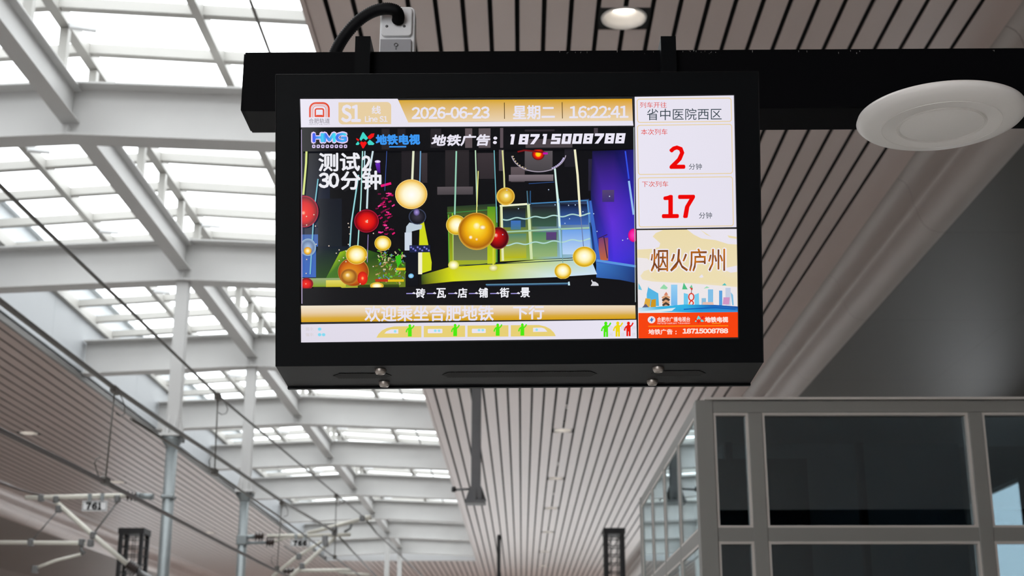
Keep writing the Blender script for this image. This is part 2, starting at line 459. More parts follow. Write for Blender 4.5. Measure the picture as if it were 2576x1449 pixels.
# ------------------------------------------------------------------ overhead line arms
def insulator(p, q, r=0.09, n=5):
    p, q = Vector(p), Vector(q); L = (q-p).length; prof = [(0, 0)]
    for i in range(n):
        a = L*(i+0.15)/n; b = L*(i+0.5)/n; c = L*(i+0.85)/n
        prof += [(r*0.45, a), (r, b), (r*0.45, c)]
    prof += [(0, L)]
    return MB().lathe(p, prof, 16, q-p)
YA = BY[1]
A = lambda u, v, y=YA: at_y(u, v, y)
c1 = thing('cantilever_arm', A(395, 1250), 'cream tube cantilever arm reaching left with plate 761 below it', 'cantilever', 'overhead line arms')
MB().tube([A(64, 1252), A(318, 1246.5)], 0.043, 12).build('top_tube', M['cream'], c1)
MB().tube([A(142, 1264), A(232, 1345), A(326, 1424)], 0.045, 12).build('diagonal_tube', M['cream'], c1)
MB().tube([A(-30, 1364), A(200, 1366), A(214, 1368)], 0.036, 12).build('registration_tube', M['cream'], c1)
MB().tube([A(205, 1394), A(140, 1410), A(92, 1428)], 0.028, 10).build('steady_arm', M['cream'], c1)
MB().tube([A(296, 1262), A(236, 1342)], 0.016, 8).build('strut', M['clamp'], c1)
MB().tube([A(146, 1284), A(80, 1360)], 0.012, 8).build('strut', M['clamp'], c1)
insulator(A(318, 1246.5), A(346, 1249), 0.10, 3).build('insulator', M['brown'], c1)
insulator(A(320, 1420), A(346, 1438), 0.115, 5).build('insulator', M['brown'], c1)
MB().tube([A(346, 1438), A(374, 1452), A(404, 1475)], 0.05, 10).build('insulator_fitting', M['clamp'], c1)
MB().tube([A(344, 1246), A(352, 1246)], 0.05, 12).tube([A(352, 1248), A(386, 1250)], 0.055, 12).build('insulator_fitting', M['galv'], c1)
MB().box(XM-0.118, XM+0.118, YA-0.118, YA+0.118, A(395, 1250).z-0.04, A(395, 1250).z+0.03).build('pole_clamp', M['galv'], c1, bevel=0.02)
for i, (u, v) in enumerate(((104, 1252), (142, 1256), (296, 1254), (235, 1346), (206, 1364), (228, 1366), (88, 1432), (78, 1364), (148, 1280))):
    p = A(u, v); MB().box(p.x-0.05, p.x+0.05, p.y-0.06, p.y+0.06, p.z-0.07, p.z+0.06).build('clamp', M['clamp'], c1, bevel=0.02)
MB().tube([A(205, 1368), A(204, 1385), A(214, 1390), A(205, 1394)], 0.03, 8).build('steady_arm_bracket', M['clamp'], c1)
MB().tube([A(100, 1246), A(50, 1232), A(0, 1214), A(-60, 1192)], 0.022, 8).build('stay_rod', M['copper'], c1)

YB = BY[2]
B = lambda u, v, y=YB: at_y(u, v, y)
c2 = thing('cantilever_arm', B(614, 1350), 'cream tube cantilever arm reaching right with plate 766 below it', 'cantilever', 'overhead line arms')
MB().tube([B(672, 1349), B(882, 1345)], 0.045, 12).build('top_tube', M['cream'], c2)
MB().tube([B(774, 1341), B(905, 1307)], 0.045, 12).build('raised_tube', M['cream'], c2)
MB().tube([B(845, 1350), B(753, 1431), B(700, 1478)], 0.045, 12).build('diagonal_tube', M['cream'], c2)
MB().tube([B(810, 1362), B(745, 1402), B(684, 1452)], 0.040, 12).build('diagonal_tube', M['cream'], c2)
MB().tube([B(866, 1338), B(880, 1330), B(884, 1319)], 0.030, 8).build('hook', M['clamp'], c2)
MB().tube([B(690, 1362), B(724, 1352), B(775, 1349)], 0.028, 8).build('strut', M['cream'], c2)
MB().tube([B(715, 1372), B(750, 1396)], 0.014, 8).build('strut', M['clamp'], c2)
insulator(B(641, 1349), B(664, 1349.5), 0.12, 3).build('insulator', M['brown'], c2)
insulator(B(669, 1364), B(690, 1365), 0.12, 3).build('insulator', M['brown'], c2)
MB().tube([B(612, 1351), B(641, 1350)], 0.05, 10).tube([B(610, 1366), B(669, 1365)], 0.035, 10).build('insulator_fitting', M['galv'], c2)
for (u, v) in ((842, 1340), (842, 1334), (912, 1304), (820, 1368), (818, 1355), (760, 1424), (752, 1400)):
    p = B(u, v); MB().box(p.x-0.06, p.x+0.06, p.y-0.06, p.y+0.06, p.z-0.07, p.z+0.07).build('clamp', M['clamp'], c2, bevel=0.02)
MB().box(XM-0.12, XM+0.12, YB-0.12, YB+0.12, B(610, 1358).z-0.12, B(610, 1358).z+0.10).build('pole_clamp', M['galv'], c2, bevel=0.02)
MB().tube([B(912, 1303), B(934, 1302)], 0.06, 10).build('end_cap', M['cream'], c2)

YD = BY[3]
D = lambda u, v: at_y(u, v, YD)
c3 = thing('cantilever_arm', D(745, 1436), 'lowest cream arm at the bottom edge, behind the 766 arm', 'cantilever', 'overhead line arms')
MB().tube([D(742, 1436), D(884, 1434)], 0.05, 10).build('top_tube', M['cream'], c3)
MB().tube([D(850, 1440), D(930, 1446)], 0.035, 10).build('registration_tube', M['cream'], c3)
insulator(D(712, 1436), D(742, 1436), 0.11, 3).build('insulator', M['brown'], c3)
MB().tube([D(746, 1436), D(712, 1436)], 0.05, 10).build('insulator_fitting', M['galv'], c3)

def glyph(s, bold):
    c = bpy.data.curves.new('t', 'FONT'); c.body = s; c.offset = 0.0; c.resolution_u = 2
    o = bpy.data.objects.new('t', c); COL.objects.link(o)
    bpy.context.view_layer.update()
    me = bpy.data.meshes.new_from_object(o.evaluated_get(bpy.context.evaluated_depsgraph_get()))
    vs = [v.co.copy() for v in me.vertices]; fs = [list(p.vertices) for p in me.polygons]
    bpy.data.objects.remove(o); bpy.data.curves.remove(c); bpy.data.meshes.remove(me)
    return vs, fs
def text_mesh(s, bold=0.0):
    vs = []; fs = []; x = 0.0
    for ch in s:
        if ch == ' ': x += 0.25; continue
        if ch == '-':
            o = len(vs); vs += [(x+0.03, 0.25), (x+0.31, 0.25), (x+0.31, 0.325), (x+0.03, 0.325)]; fs.append([o, o+1, o+2, o+3]); x += 0.34; continue
        narrow = 33 <= ord(ch) < 127
        gv, gf = glyph(chr(ord(ch)+0xFEE0) if narrow else ch, bold)
        a = min(v.x for v in gv); b = max(v.x for v in gv)
        o = len(vs); fs += [[i+o for i in f] for f in gf]
        if narrow:
            if ch in '0123456789': adv = 0.56; off = (adv-(b-a))/2 - a
            else: adv = b-a+0.06; off = 0.03 - a
            vs += [(v.x+x+off, v.y) for v in gv]; x += adv
        else:
            vs += [(v.x+x, v.y) for v in gv]; x += 1.0
    x0 = min(v[0] for v in vs); x1 = max(v[0] for v in vs); y0 = min(v[1] for v in vs); y1 = max(v[1] for v in vs)
    return [((v[0]-x0)/(x1-x0), (v[1]-y0)/(y1-y0)) for v in vs], fs
def plate(txt, box, y, label, tilt=0.0):
    u0, v0, u1, v1 = box
    a, b = at_y(u0, v1, y), at_y(u1, v0, y)
    r = thing('number_plate', ((a.x+b.x)/2, y, a.z), label, 'sign')
    MB().box(a.x, b.x, y-0.012, y+0.012, a.z, b.z).build('plate', M['plate'], r)
    W, H = b.x-a.x, b.z-a.z
    m = MB()
    e = 0.012
    m.box(a.x+e, b.x-e, y-0.016, y-0.012, b.z-2.0*e, b.z-1.2*e).box(a.x+e, b.x-e, y-0.016, y-0.012, a.z+1.2*e, a.z+2*e)
    m.box(a.x+e, a.x+1.7*e, y-0.016, y-0.012, a.z+1.2*e, b.z-1.2*e).box(b.x-1.7*e, b.x-e, y-0.016, y-0.012, a.z+1.2*e, b.z-1.2*e)
    m.build('border_line', M['ink'], r)
    for i, ch in enumerate(txt):
        vs, fs = text_mesh(ch)
        x0 = a.x + W*(0.17+0.24*i); ww = W*0.18 if ch != '1' else W*0.10
        mm = MB()
        for k in range(8):
            ex, ez = 0.012*math.cos(k*math.pi/4), 0.010*math.sin(k*math.pi/4)
            mm.add([(x0+p*ww+ex, y-0.0165, a.z+H*(0.2+q*0.58)+ez) for p, q in vs], fs)
        mm.build('digit', M['ink'], r)
    for uu in (0.27, 0.77):
        MB().box(a.x+W*uu-0.03, a.x+W*uu+0.03, y-0.025, y+0.02, b.z, b.z+0.13).build('hanger_clip', M['galv'], r)
    return r
plate('761', (206, 1260, 271, 1286), YA-0.06, 'white number plate reading 761 hanging under the left cantilever arm')
plate('766', (730, 1358, 780, 1375), YB-0.06, 'white number plate reading 766 hanging under the right cantilever arm')

# wires
WX = at_y(841, 1336, YB).x
def wire(name, pts, r, material, label, cat='wire', group=None):
    return tag(MB().tube(pts, r, 8).build(name, material), label, cat, group)
W1 = [at_x(u, v, WX) for u, v in ((-160, 640), (0, 757), (150, 872), (289, 977), (419, 1067), (543, 1148), (706, 1259), (842, 1338))]
wire('messenger_wire', W1, 0.027, M['wire'], 'thick overhead wire crossing lower left, ending at the 766 arm')
C1 = [at_x(u, v, WX) for u, v in ((-140, 1006), (0, 1082), (264, 1212), (330, 1247), (413, 1290), (578, 1377), (720, 1447), (800, 1487))]
wire('contact_wire', C1, 0.024, M['copper'], 'dark contact wire running below the thick overhead wire past plate 761')
W2X = at_y(918, 1303, YB).x
W2 = [at_x(u, v, W2X) for u, v in ((-120, 345), (0, 467), (85, 550), (297, 751), (420, 872), (549, 996), (740, 1156), (918, 1303))]
wire('messenger_wire', W2, 0.015, M['wire'], 'thin dark overhead wire crossing the roof beams down to the raised arm tip')
C2 = [at_x(u, v, W2X) for u, v in ((330, 1054), (432, 1118), (540, 1187), (629, 1250), (700, 1298), (800, 1372), (905, 1448))]
wire('contact_wire', C2, 0.014, M['wire'], 'thin wire along the edge of the left striped ceiling')
e0 = at_y(918, 1303, YB)
wire('messenger_wire', [e0, at_y(948, 1342, YB+6), at_y(1010, 1400, YB+16), at_y(1075, 1460, YB+24)], 0.024, M['wire'], 'wire leaving the raised arm tip toward the far end')
e1 = at_y(842, 1338, YB)
wire('messenger_wire', [e1, at_y(885, 1385, YB+6), at_y(955, 1460, YB+14)], 0.024, M['wire'], 'wire leaving the 766 arm clamp toward the bottom edge')
def dropper(u0, v0, u1, v1, X, label, loops):
    a, b = at_x(u0, v0, X), at_x(u1, v1, X)
    r = thing('dropper_wire', b, label, 'wire', 'droppers of the overhead line')
    MB().tube([a, b], 0.009, 6).build('rod', M['wire'], r)
    for p in (a, b):
        MB().box(p.x-0.03, p.x+0.03, p.y-0.09, p.y+0.09, p.z-0.05, p.z+0.03).build('clamp', M['wire'], r, bevel=0.01)
    for L in loops:
        MB().tube([at_x(u, v, X) for u, v in L], 0.006, 6).build('slack_loop', M['wire'], r)
dropper(289, 979, 265, 1208, WX, 'dropper wire hanging at the left from the thick overhead wire above plate 761',
        [((298, 985), (306, 1000), (314, 1022), (313, 1042), (302, 1047), (292, 1040)), ((252, 1206), (243, 1185), (238, 1165), (243, 1154), (252, 1151))])
dropper(548, 996, 540, 1185, W2X, 'dropper wire hanging in the middle from the thin overhead wire over the ceiling edge',
        [((556, 1000), (568, 1015), (573, 1030), (569, 1040), (558, 1043), (550, 1038)), ((538, 1182), (528, 1176), (526, 1160), (532, 1146))])
dropper(709, 1264, 697, 1428, WX, 'dropper wire hanging beside plate 766 from the thick overhead wire',
        [((716, 1268), (724, 1284), (724, 1296), (714, 1300)), ((690, 1424), (682, 1412), (684, 1400), (692, 1396))])
dropper(846, 1246, 842, 1400, W2X, 'faint dropper wire in the distance above the 766 arm clamp', [((852, 1250), (857, 1262), (852, 1272), (848, 1272))])

# ------------------------------------------------------------------ posts hanging over the near platform, lattice columns
YP = 25.0
Q = lambda u, v: at_y(u, v, YP)
hp = thing('hanging_post', Q(1196, 1268), 'dark grey post hanging from the striped ceiling with a flared foot', 'post')
a = Q(1185, 1235); b = Q(1209, 1235)
MB().box(a.x, b.x, YP-0.085, YP+0.085, a.z, ZC).build('shaft', M['post'], hp, bevel=0.01)
f0, f1 = Q(1171, 1268), Q(1222, 1268)
pz = f0.z
MB().box(f0.x, f1.x, YP-0.19, YP+0.19, pz, pz+0.05).build('foot_plate', M['post'], hp)
for i, xx in enumerate((a.x-0.0, (a.x+b.x)/2, b.x+0.0)):
    s_ = (-1, 0, 1)[i]; m = MB()
    if s_:
        m.hexa([(xx, YP-0.01, pz+0.05), (xx+s_*0.11, YP-0.01, pz+0.05), (xx+s_*0.03, YP-0.01, pz+0.28), (xx, YP-0.01, pz+0.28)],
               [(xx, YP+0.01, pz+0.05), (xx+s_*0.11, YP+0.01, pz+0.05), (xx+s_*0.03, YP+0.01, pz+0.28), (xx, YP+0.01, pz+0.28)])
    else:
        m.hexa([(xx-0.01, YP-0.085, pz+0.05), (xx-0.01, YP-0.18, pz+0.05), (xx-0.01, YP-0.10, pz+0.28), (xx-0.01, YP-0.085, pz+0.28)],
               [(xx+0.01, YP-0.085, pz+0.05), (xx+0.01, YP-0.18, pz+0.05), (xx+0.01, YP-0.10, pz+0.28), (xx+0.01, YP-0.085, pz+0.28)])
    m.build('gusset', M['post'], hp)
MB().box(a.x-0.02, b.x+0.02, YP-0.105, YP+0.105, pz+0.05, pz+0.30).build('sleeve', M['post'], hp)
MB().tube([Q(1146, 1232), Q(1188, 1230)], 0.022, 8).build('side_rod', M['post'], hp)
MB().lathe(Q(1136, 1231), [(0, 0), (0.045, 0.0), (0.055, 0.035), (0.045, 0.075), (0, 0.075)], 12, (1, 0, 0)).build('rod_knob', M['lattice'], hp)
p = at_y(1255, 1356, 40.0)
sp = thing('signal_post', (p.x, 40, 0), 'thin black post standing on the platform below the striped ceiling', 'post')
MB().box(p.x-0.05, p.x+0.05, 39.95, 40.05, 0, p.z).build('shaft', M['lattice'], sp)
MB().lathe((p.x, 40, p.z-0.02), [(0.06, 0), (0.05, 0.12), (0, 0.16)], 10).build('cap', M['lattice'], sp)
MB().box(p.x-0.12, p.x+0.12, 39.88, 40.12, 0, 0.04).build('foot_plate', M['lattice'], sp)

def lattice(u0, u1, vtop, y, label):
    a, b = at_y(u0, vtop, y), at_y(u1, vtop, y); d = 0.62
    r = thing('lattice_column', ((a.x+b.x)/2, y, 0), label, 'lattice column', 'black lattice columns')
    pw = 0.11
    for x in (a.x, b.x-pw):
        for yy in (y, y+d):
            MB().box(x, x+pw, yy, yy+pw, 0, a.z).build('upright', M['lattice'], r)
    MB().box(a.x-0.02, b.x+0.02, y-0.02, y+d+pw+0.02, a.z-0.16, a.z).build('head_frame', M['lattice'], r)
    m = MB(); z = 0.2
    while z < a.z-0.2:
        for yy in (y+0.05, y+d+0.05):
            m.box(a.x+pw, b.x-pw, yy-0.012, yy+0.012, z-0.012, z+0.012)
        for x in (a.x+0.05, b.x-0.05):
            m.box(x-0.012, x+0.012, y+pw, y+d, z-0.012, z+0.012)
        z += 0.24
    for f in (0.33, 0.67):
        x = a.x + (b.x-a.x)*f
        m.box(x-0.01, x+0.01, y+0.04, y+0.06, 0.1, a.z-0.2).box(x-0.01, x+0.01, y+d+0.04, y+d+0.06, 0.1, a.z-0.2)
    m.build('wire_grid', M['lattice'], r)
lattice(1520, 1571, 1328, 40.0, 'black lattice column on the near platform left of the glass booth')
lattice(300, 362, 1328, 40.0, 'black lattice column behind the left hanging column')

# ------------------------------------------------------------------ glass booth
YF = 7.46
G = lambda u, v: at_y(u, v, YF)
bx0 = G(1749, 1008).x; ztop = G(1790, 1008).z; bx1 = 6.2; yb = 11.25
th = 0.10
bt = thing('glass_booth', ((bx0+bx1)/2, (YF+yb)/2, 0), 'grey framed glass booth with dark tinted panes at the lower right', 'booth')
zt1, zt0 = G(2100, 1327).z, G(2100, 1361).z
zr = G(2100, 1037).z
MB().box(bx0, bx0+0.095, YF, YF+0.10, 0, ztop+0.004).build('corner_post', M['frame'], bt, bevel=0.004)
MB().box(bx0, bx0+0.095, yb-0.10, yb, 0, ztop+0.004).build('corner_post', M['frame'], bt, bevel=0.004)
MB().box(bx1-0.095, bx1, YF, YF+0.10, 0, ztop+0.004).build('corner_post', M['frame'], bt, bevel=0.004)
MB().box(bx0+0.096, bx1-0.096, YF+0.003, YF+0.10, zr, ztop).build('top_rail', M['frame'], bt, bevel=0.004)
MB().box(bx0+0.05, bx1, YF-0.012, YF+0.09, ztop+0.005, ztop+0.017).build('top_capping', M['gasket'], bt)
mull = [G(1900, 1043).x, G(2454, 1043).x]
while mull[-1]+1.18 < bx1-0.3: mull.append(mull[-1]+1.18)
xs = [bx0+0.095] + mull + [bx1-0.095]
hw = 0.037
for x in mull:
    MB().box(x-hw, x+hw, YF+0.004, YF+0.10, 0.02, zr-0.001).build('mullion', M['frame'], bt, bevel=0.003)
for i in range(len(xs)-1):
    a = xs[i] + (hw if i > 0 else 0.0) + 0.001; b = xs[i+1] - (hw if i < len(xs)-2 else 0.0) - 0.001
    MB().box(a, b, YF+0.005, YF+0.10, zt0, zt1).build('transom', M['frame'], bt)
    for (z0, z1) in ((zt1, zr), (0.02, zt0)):
        MB().box(a, b, YF+0.045, YF+0.055, z0, z1).build('pane', M['boothglass'], bt)
        e = 0.013; m = MB()
        m.box(a, a+e, YF+0.012, YF+0.044, z0, z1).box(b-e, b, YF+0.012, YF+0.044, z0, z1)
        m.box(a+e, b-e, YF+0.012, YF+0.044, z0, z0+e).box(a+e, b-e, YF+0.012, YF+0.044, z1-e, z1)
        m.build('glazing_bead', M['gasket'], bt)
# left side: top rail, transom and panes
zs0 = at_x(1700, 1236, bx0)
MB().box(bx0+0.004, bx0+0.09, YF+0.101, yb-0.101, zr+0.0, ztop).build('top_rail', M['frame'], bt, bevel=0.004)
MB().box(bx0+0.005, bx0+0.09, YF+0.101, yb-0.101, zt0, zt1).build('transom', M['frame'], bt)
ysd = [YF+0.10 + (yb-YF-0.2)*i/4 for i in range(5)]
for i in range(4):
    a = ysd[i] + (0.033 if i else 0.001); b = ysd[i+1] - (0.033 if i < 3 else 0.001)
    if i: MB().box(bx0+0.004, bx0+0.09, ysd[i]-0.032, ysd[i]+0.032, 0.02, zr-0.001).build('mullion', M['frame'], bt, bevel=0.003)
    for (z0, z1) in ((zt1, zr), (0.02, zt0)):
        MB().box(bx0+0.014, bx0+0.022, a, b, z0, z1).build('pane', M['sideglass'], bt)
        e = 0.012; m = MB()
        m.box(bx0+0.006, bx0+0.0135, a, a+e, z0, z1).box(bx0+0.006, bx0+0.0135, b-e, b, z0, z1)
        m.box(bx0+0.006, bx0+0.0135, a+e, b-e, z1-e, z1).box(bx0+0.006, bx0+0.0135, a+e, b-e, z0, z0+e)
        m.build('glazing_bead', M['gasket'], bt)
YPB = 8.6
MB().box(bx0+0.02, bx1, YF+0.101, YPB+0.1, ztop-0.03, ztop+0.003).build('roof_panel', M['frame'], bt)
xw = at_y(2428, 1300, YPB).x
MB().box(bx0+0.30, xw, YPB, YPB+0.05, 0.0, ztop-0.031).build('back_panel', M['bwall'], bt)
for u in (2165, 1835):
    x = at_y(u, 1150, YPB-0.06).x
    MB().box(x-0.02, x+0.02, YPB-0.06, YPB-0.001, 0, ztop-0.031).build('back_post', M['board'], bt)
bl, br = at_y(1800, 1157, YPB-0.15), at_y(2038, 1360, YPB-0.15)
tag(MB().box(bl.x, br.x, YPB-0.19, YPB-0.14, 0.0, bl.z).build('notice_board', M['board'], None), 'dark board standing inside the glass booth behind the left panes', 'board')

# ------------------------------------------------------------------ black support beam, disc antenna, camera on the beam
YBM = 3.16
pt_ = at_y(617, 131, YBM); pbm = at_y(607, 279, YBM)
bz0, bz1 = pbm.z, pt_.z
bxl = (pt_.x+pbm.x)/2
by1 = at_z(635, 335, bz0).y
sb = thing('support_beam', (bxl, YBM, bz0), 'long black box beam carrying the hanging display', 'beam')
ang = math.radians(0.16)
def sl(x): return (x-bxl)*math.tan(ang)
XE = 11.6
m = MB()
m.hexa([(bxl, YBM, bz0), (XE, YBM, bz0+sl(XE)), (XE, by1, bz0+sl(XE)), (bxl, by1, bz0)],
       [(bxl, YBM, bz1), (XE, YBM, bz1+sl(XE)), (XE, by1, bz1+sl(XE)), (bxl, by1, bz1)])
m.build('beam_tube', M['black'], sb, bevel=0.003)
m = MB()
m.box(bxl-0.003, bxl-0.0002, YBM+0.004, by1-0.004, bz0+0.004, bz1-0.004).build('end_cap', M['black'], sb)
m = MB()
for k in range(38):
    u = random.choice([random.uniform(1400, 1480), random.uniform(1715, 1800), random.uniform(1380, 2560)])
    v = 126 + random.random()**2*9
    p = at_y(u, v, YBM-0.0006); ww = random.uniform(0.0006, 0.002); hh = random.uniform(0.001, 0.006)
    m.add([p, p+Vector((ww, 0, 0)), p+Vector((ww*0.6, 0, -hh)), p+Vector((ww*0.2, 0, -hh*0.8))], [[0, 1, 2, 3]])
m.build('paint_chips', M['chip'], sb)

da_c = at_z(2367, 302, bz0-0.055)
da = thing('disc_antenna', da_c, 'white round disc antenna under the black beam at the right', 'antenna')
R = 0.198
MB().lathe(da_c, [(0.0, -0.014), (0.10, -0.014), (0.104, -0.0125), (0.108, -0.014), (0.145, -0.0125), (R-0.022, -0.008), (R-0.007, -0.0015), (R, 0.006), (R-0.003, 0.014),
                  (R-0.012, 0.018), (0.0, 0.020)], 96).build('dish', M['white'], da)
for r_ in (0.098, 0.101, 0.104, 0.140):
    MB().lathe(da_c, [(r_-0.0006, -0.0145), (r_-0.0006, -0.0152), (r_+0.0006, -0.0152), (r_+0.0006, -0.0140)], 72).build('ring_groove', M['white'], da)
MB().lathe(da_c, [(0.0, 0.019), (0.05, 0.019), (0.045, 0.056), (0.0, 0.056)], 24).build('mounting_neck', M['white'], da)

def rrect(x0, x1, z0, z1, r, n=6):
    pts = []
    for cx, cz, a0 in ((x1-r, z1-r, 0), (x0+r, z1-r, 90), (x0+r, z0+r, 180), (x1-r, z0+r, 270)):
        for i in range(n+1):
            q = math.radians(a0 + 90*i/n); pts.append((cx+r*math.cos(q), cz+r*math.sin(q)))
    return pts
YK = by1 + 0.03
K = lambda u, v, y=YK: at_y(u, v, y)
k0, k1 = K(952, 150), K(1044, 11)
ck = thing('security_camera', ((k0.x+k1.x)/2, YK, k0.z-0.06), 'white security camera seen from behind on top of the black beam', 'camera')
MB().prism([(x, YK+0.012, z) for x, z in rrect(k0.x, k1.x, k0.z-0.06, k1.z, 0.016)], (0, 0.05, 0)).build('housing', M['whitecam'], ck, bevel=0.003)
a, b = K(958, 90), K(1037, 17)
MB().prism([(x, YK, z) for x, z in rrect(a.x, b.x, a.z, b.z, 0.011)], (0, 0.0115, 0)).build('rear_cover', M['whitecam'], ck, bevel=0.003)
a, b = K(955, 160), K(1034, 98)
MB().box(a.x, b.x, YK+0.001, YK+0.0115, a.z, b.z).build('lower_plate', M['greycam'], ck)
for u in (973, 1017):
    p = K(u, 66); MB().lathe(p, [(0, 0.0015), (0.0035, 0.001), (0.004, 0), (0, -0.001)], 12, (0, -1, 0)).build('screw', M['clamp'], ck)
p = K(996, 113); MB().lathe(p, [(0.004, 0.0), (0.0055, 0.0012), (0.004, 0.0014)], 14, (0, -1, 0)).box(p.x-0.0015, p.x+0.0015, p.y-0.0012, p.y, p.z-0.013, p.z-0.006).build('lock', M['clamp'], ck)
MB().box(K(965, 140).x, K(1030, 140).x, by1+0.001, YK+0.10, bz1-0.09, bz1-0.05).build('mounting_bracket', M['black'], ck)
path = [(1001, 52, -0.004), (1002, 40, -0.022), (996, 27, -0.034), (977, 22, -0.036), (951, 25, -0.03), (925, 36, -0.02), (899, 55, -0.01), (874, 82, 0.0), (856, 108, 0.004), (843, 135, 0.006), (836, 165, 0.008)]
pts = [K(u, v, YK+dy) for u, v, dy in path]
def spline(P, n):
    out = []
    for i in range(len(P)-1):
        p0, p1, p2, p3 = P[max(i-1, 0)], P[i], P[i+1], P[min(i+2, len(P)-1)]
        for j in range(n):
            t = j/n
            out.append(0.5*((2*p1)+(p2-p0)*t+(2*p0-5*p1+4*p2-p3)*t*t+(3*p1-p0-3*p2+p3)*t**3))
    return out+[P[-1]]
sp_ = spline(pts, 12)
rs = [0.0155 + (0.0011 if (i % 2) else -0.0009) for i in range(len(sp_))]
tag(MB().tube(sp_, rs, 16).build('flexible_conduit', M['rubber']), 'black corrugated conduit arching from the white camera behind the beam', 'conduit')

# ------------------------------------------------------------------ hanging passenger display
TILT, ROLL = math.radians(14.0), math.radians(0.36)
dcn = ray(1300, 550); C0 = CAM + dcn*3.0
N = Vector((0, -math.cos(TILT), -math.sin(TILT)))
def on_plane(u, v, off=0.0):
    """point of the tilted display plane, off metres in front of it"""
    d = ray(u, v); c = C0 + N*off
    return CAM + d*((c-CAM).dot(N)/d.dot(N))
TL, TR_, BR_, BL_ = (on_plane(*q) for q in ((694, 188), (1908, 180), (1920, 912), (694, 922)))
disp = thing('information_display', (TL+BR_)/2, 'black hanging passenger information display with a lit colour screen', 'display')
lcd_px = ((753, 246), (1848, 238), (1859, 853), (755, 863))
LC = [on_plane(*q) for q in lcd_px]
OUT = [TL, TR_, BR_, BL_]
bkL, bkR = at_z(727, 977, BL_.z), at_z(1883, 971, BR_.z)
ybk = (bkL.y+bkR.y)/2
ybk = min(ybk, YBM-0.045)
fi = [p - N*0.007 for p in LC]
BK = [Vector((bkL.x, ybk, TL.z+0.0)), Vector((bkR.x, ybk, TR_.z+0.0)), Vector((bkR.x, ybk, BR_.z)), Vector((bkL.x, ybk, BL_.z))]
m = MB()
vs = OUT + LC + fi + BK
fs = []
for i in range(4):
    j = (i+1) % 4
    fs.append([i, j, 4+j, 4+i]); fs.append([4+i, 4+j, 8+j, 8+i])
    if i != 2: fs.append([i, 12+i, 12+j, j])
fs += [[8, 9, 10, 11], [12, 13, 14, 15]]
m.add(vs, fs).build('casing', M['casing'], disp)
m = MB()
dz = Vector((0, 0, 0.004))
m.hexa([BL_, BR_, BK[2], BK[3]], [BL_+dz, BR_+dz, BK[2]+dz, BK[3]+dz])
m.build('underside_panel', M['casing_low'], disp)
def lipbar(p, q, r=0.0011):
    MB().tube([p, q], r, 6).build('edge_lip', M['casing_low'], disp)
lipbar(TL, TR_); lipbar(TL, BL_); lipbar(TR_, BR_)
MB().bar(BK[3]+Vector((0, -0.006, -0.0025)), BK[2]+Vector((0, -0.006, -0.0025)), 0.012, 0.005).build('rear_lip', M['casing'], disp)
bz = lambda u, v: at_z(u, v, BL_.z+(BR_.z-BL_.z)*((u-694)/1226.0)-0.0006)
for (u, v) in ((957, 930), (967, 962), (1656, 925), (1641, 958)):
    p = bz(u, v)
    bo = MB().lathe(p, [(0.0, -0.0075), (0.0055, -0.0078), (0.0062, -0.0105), (0.0095, -0.0098), (0.0125, -0.004), (0.013, 0.0)], 24).build('bolt', M['chrome'], disp)
    MB().lathe(p, [(0.0, -0.0086), (0.0056, -0.0086)], 12).build('bolt_socket', M['ink'], bo)
for (ua, ub, v) in ((838, 985, 945), (1112, 1502, 941.5), (1638, 1775, 939)):
    vv = lambda u: v - (u-(ua+ub)/2)*0.0075
    pts = [(ua, 0), (ua+16, -6), (ub-16, -6), (ub, 0), (ub-16, 6), (ua+16, 6)]
    q = [bz(u, vv(u)+dv) for u, dv in pts]
    vt = MB().prism([p+Vector((0, 0, 0.0)) for p in q], (0, 0, -0.0006)).build('vent', M['vent'], disp)
    mm = MB(); u = ua+14
    while u < ub-12:
        for dv in (-6.2, 6.2):
            p = bz(u, vv(u)+dv); mm.lathe(p+Vector((0, 0, -0.0007)), [(0, 0), (0.0022, 0)], 6)
        u += 6.5
    mm.build('vent_holes', M['vent'], vt)
# brackets that hook over the beam
for (u, s_) in ((913, 1), (1681, -1)):
    yb0 = YBM - 0.034
    a = at_y(u-19, 91, yb0); b = at_y(u+19, 91, yb0)
    wdt = b.x-a.x; xc = (a.x+b.x)/2; zt_ = a.z
    xb = at_y(u-2*s_, 186, yb0).x
    z0 = (TL.z if s_ > 0 else TR_.z) - 0.002
    zbm = bz1 + sl(xc) + 0.0005
    m = MB()
    m.hexa([(xb-wdt/2, yb0, z0), (xb+wdt/2, yb0, z0), (xb+wdt/2, yb0+0.030, z0), (xb-wdt/2, yb0+0.030, z0)],
           [(xc-wdt/2, yb0, zt_), (xc+wdt/2, yb0, zt_), (xc+wdt/2, yb0+0.030, zt_), (xc-wdt/2, yb0+0.030, zt_)])
    m.box(xc-wdt/2, xc+wdt/2, yb0+0.0301, by1+0.03, zbm, zt_)
    br = m.build('hook_bracket', M['casing'], disp)
    q = at_y(u+29*s_ if s_ > 0 else u-32, 183, yb0)
    MB().box(q.x-0.027, q.x+0.027, yb0-0.03, yb0+0.02, z0+0.002, z0+0.0055).build('bracket_plate', M['casing_low'], disp)

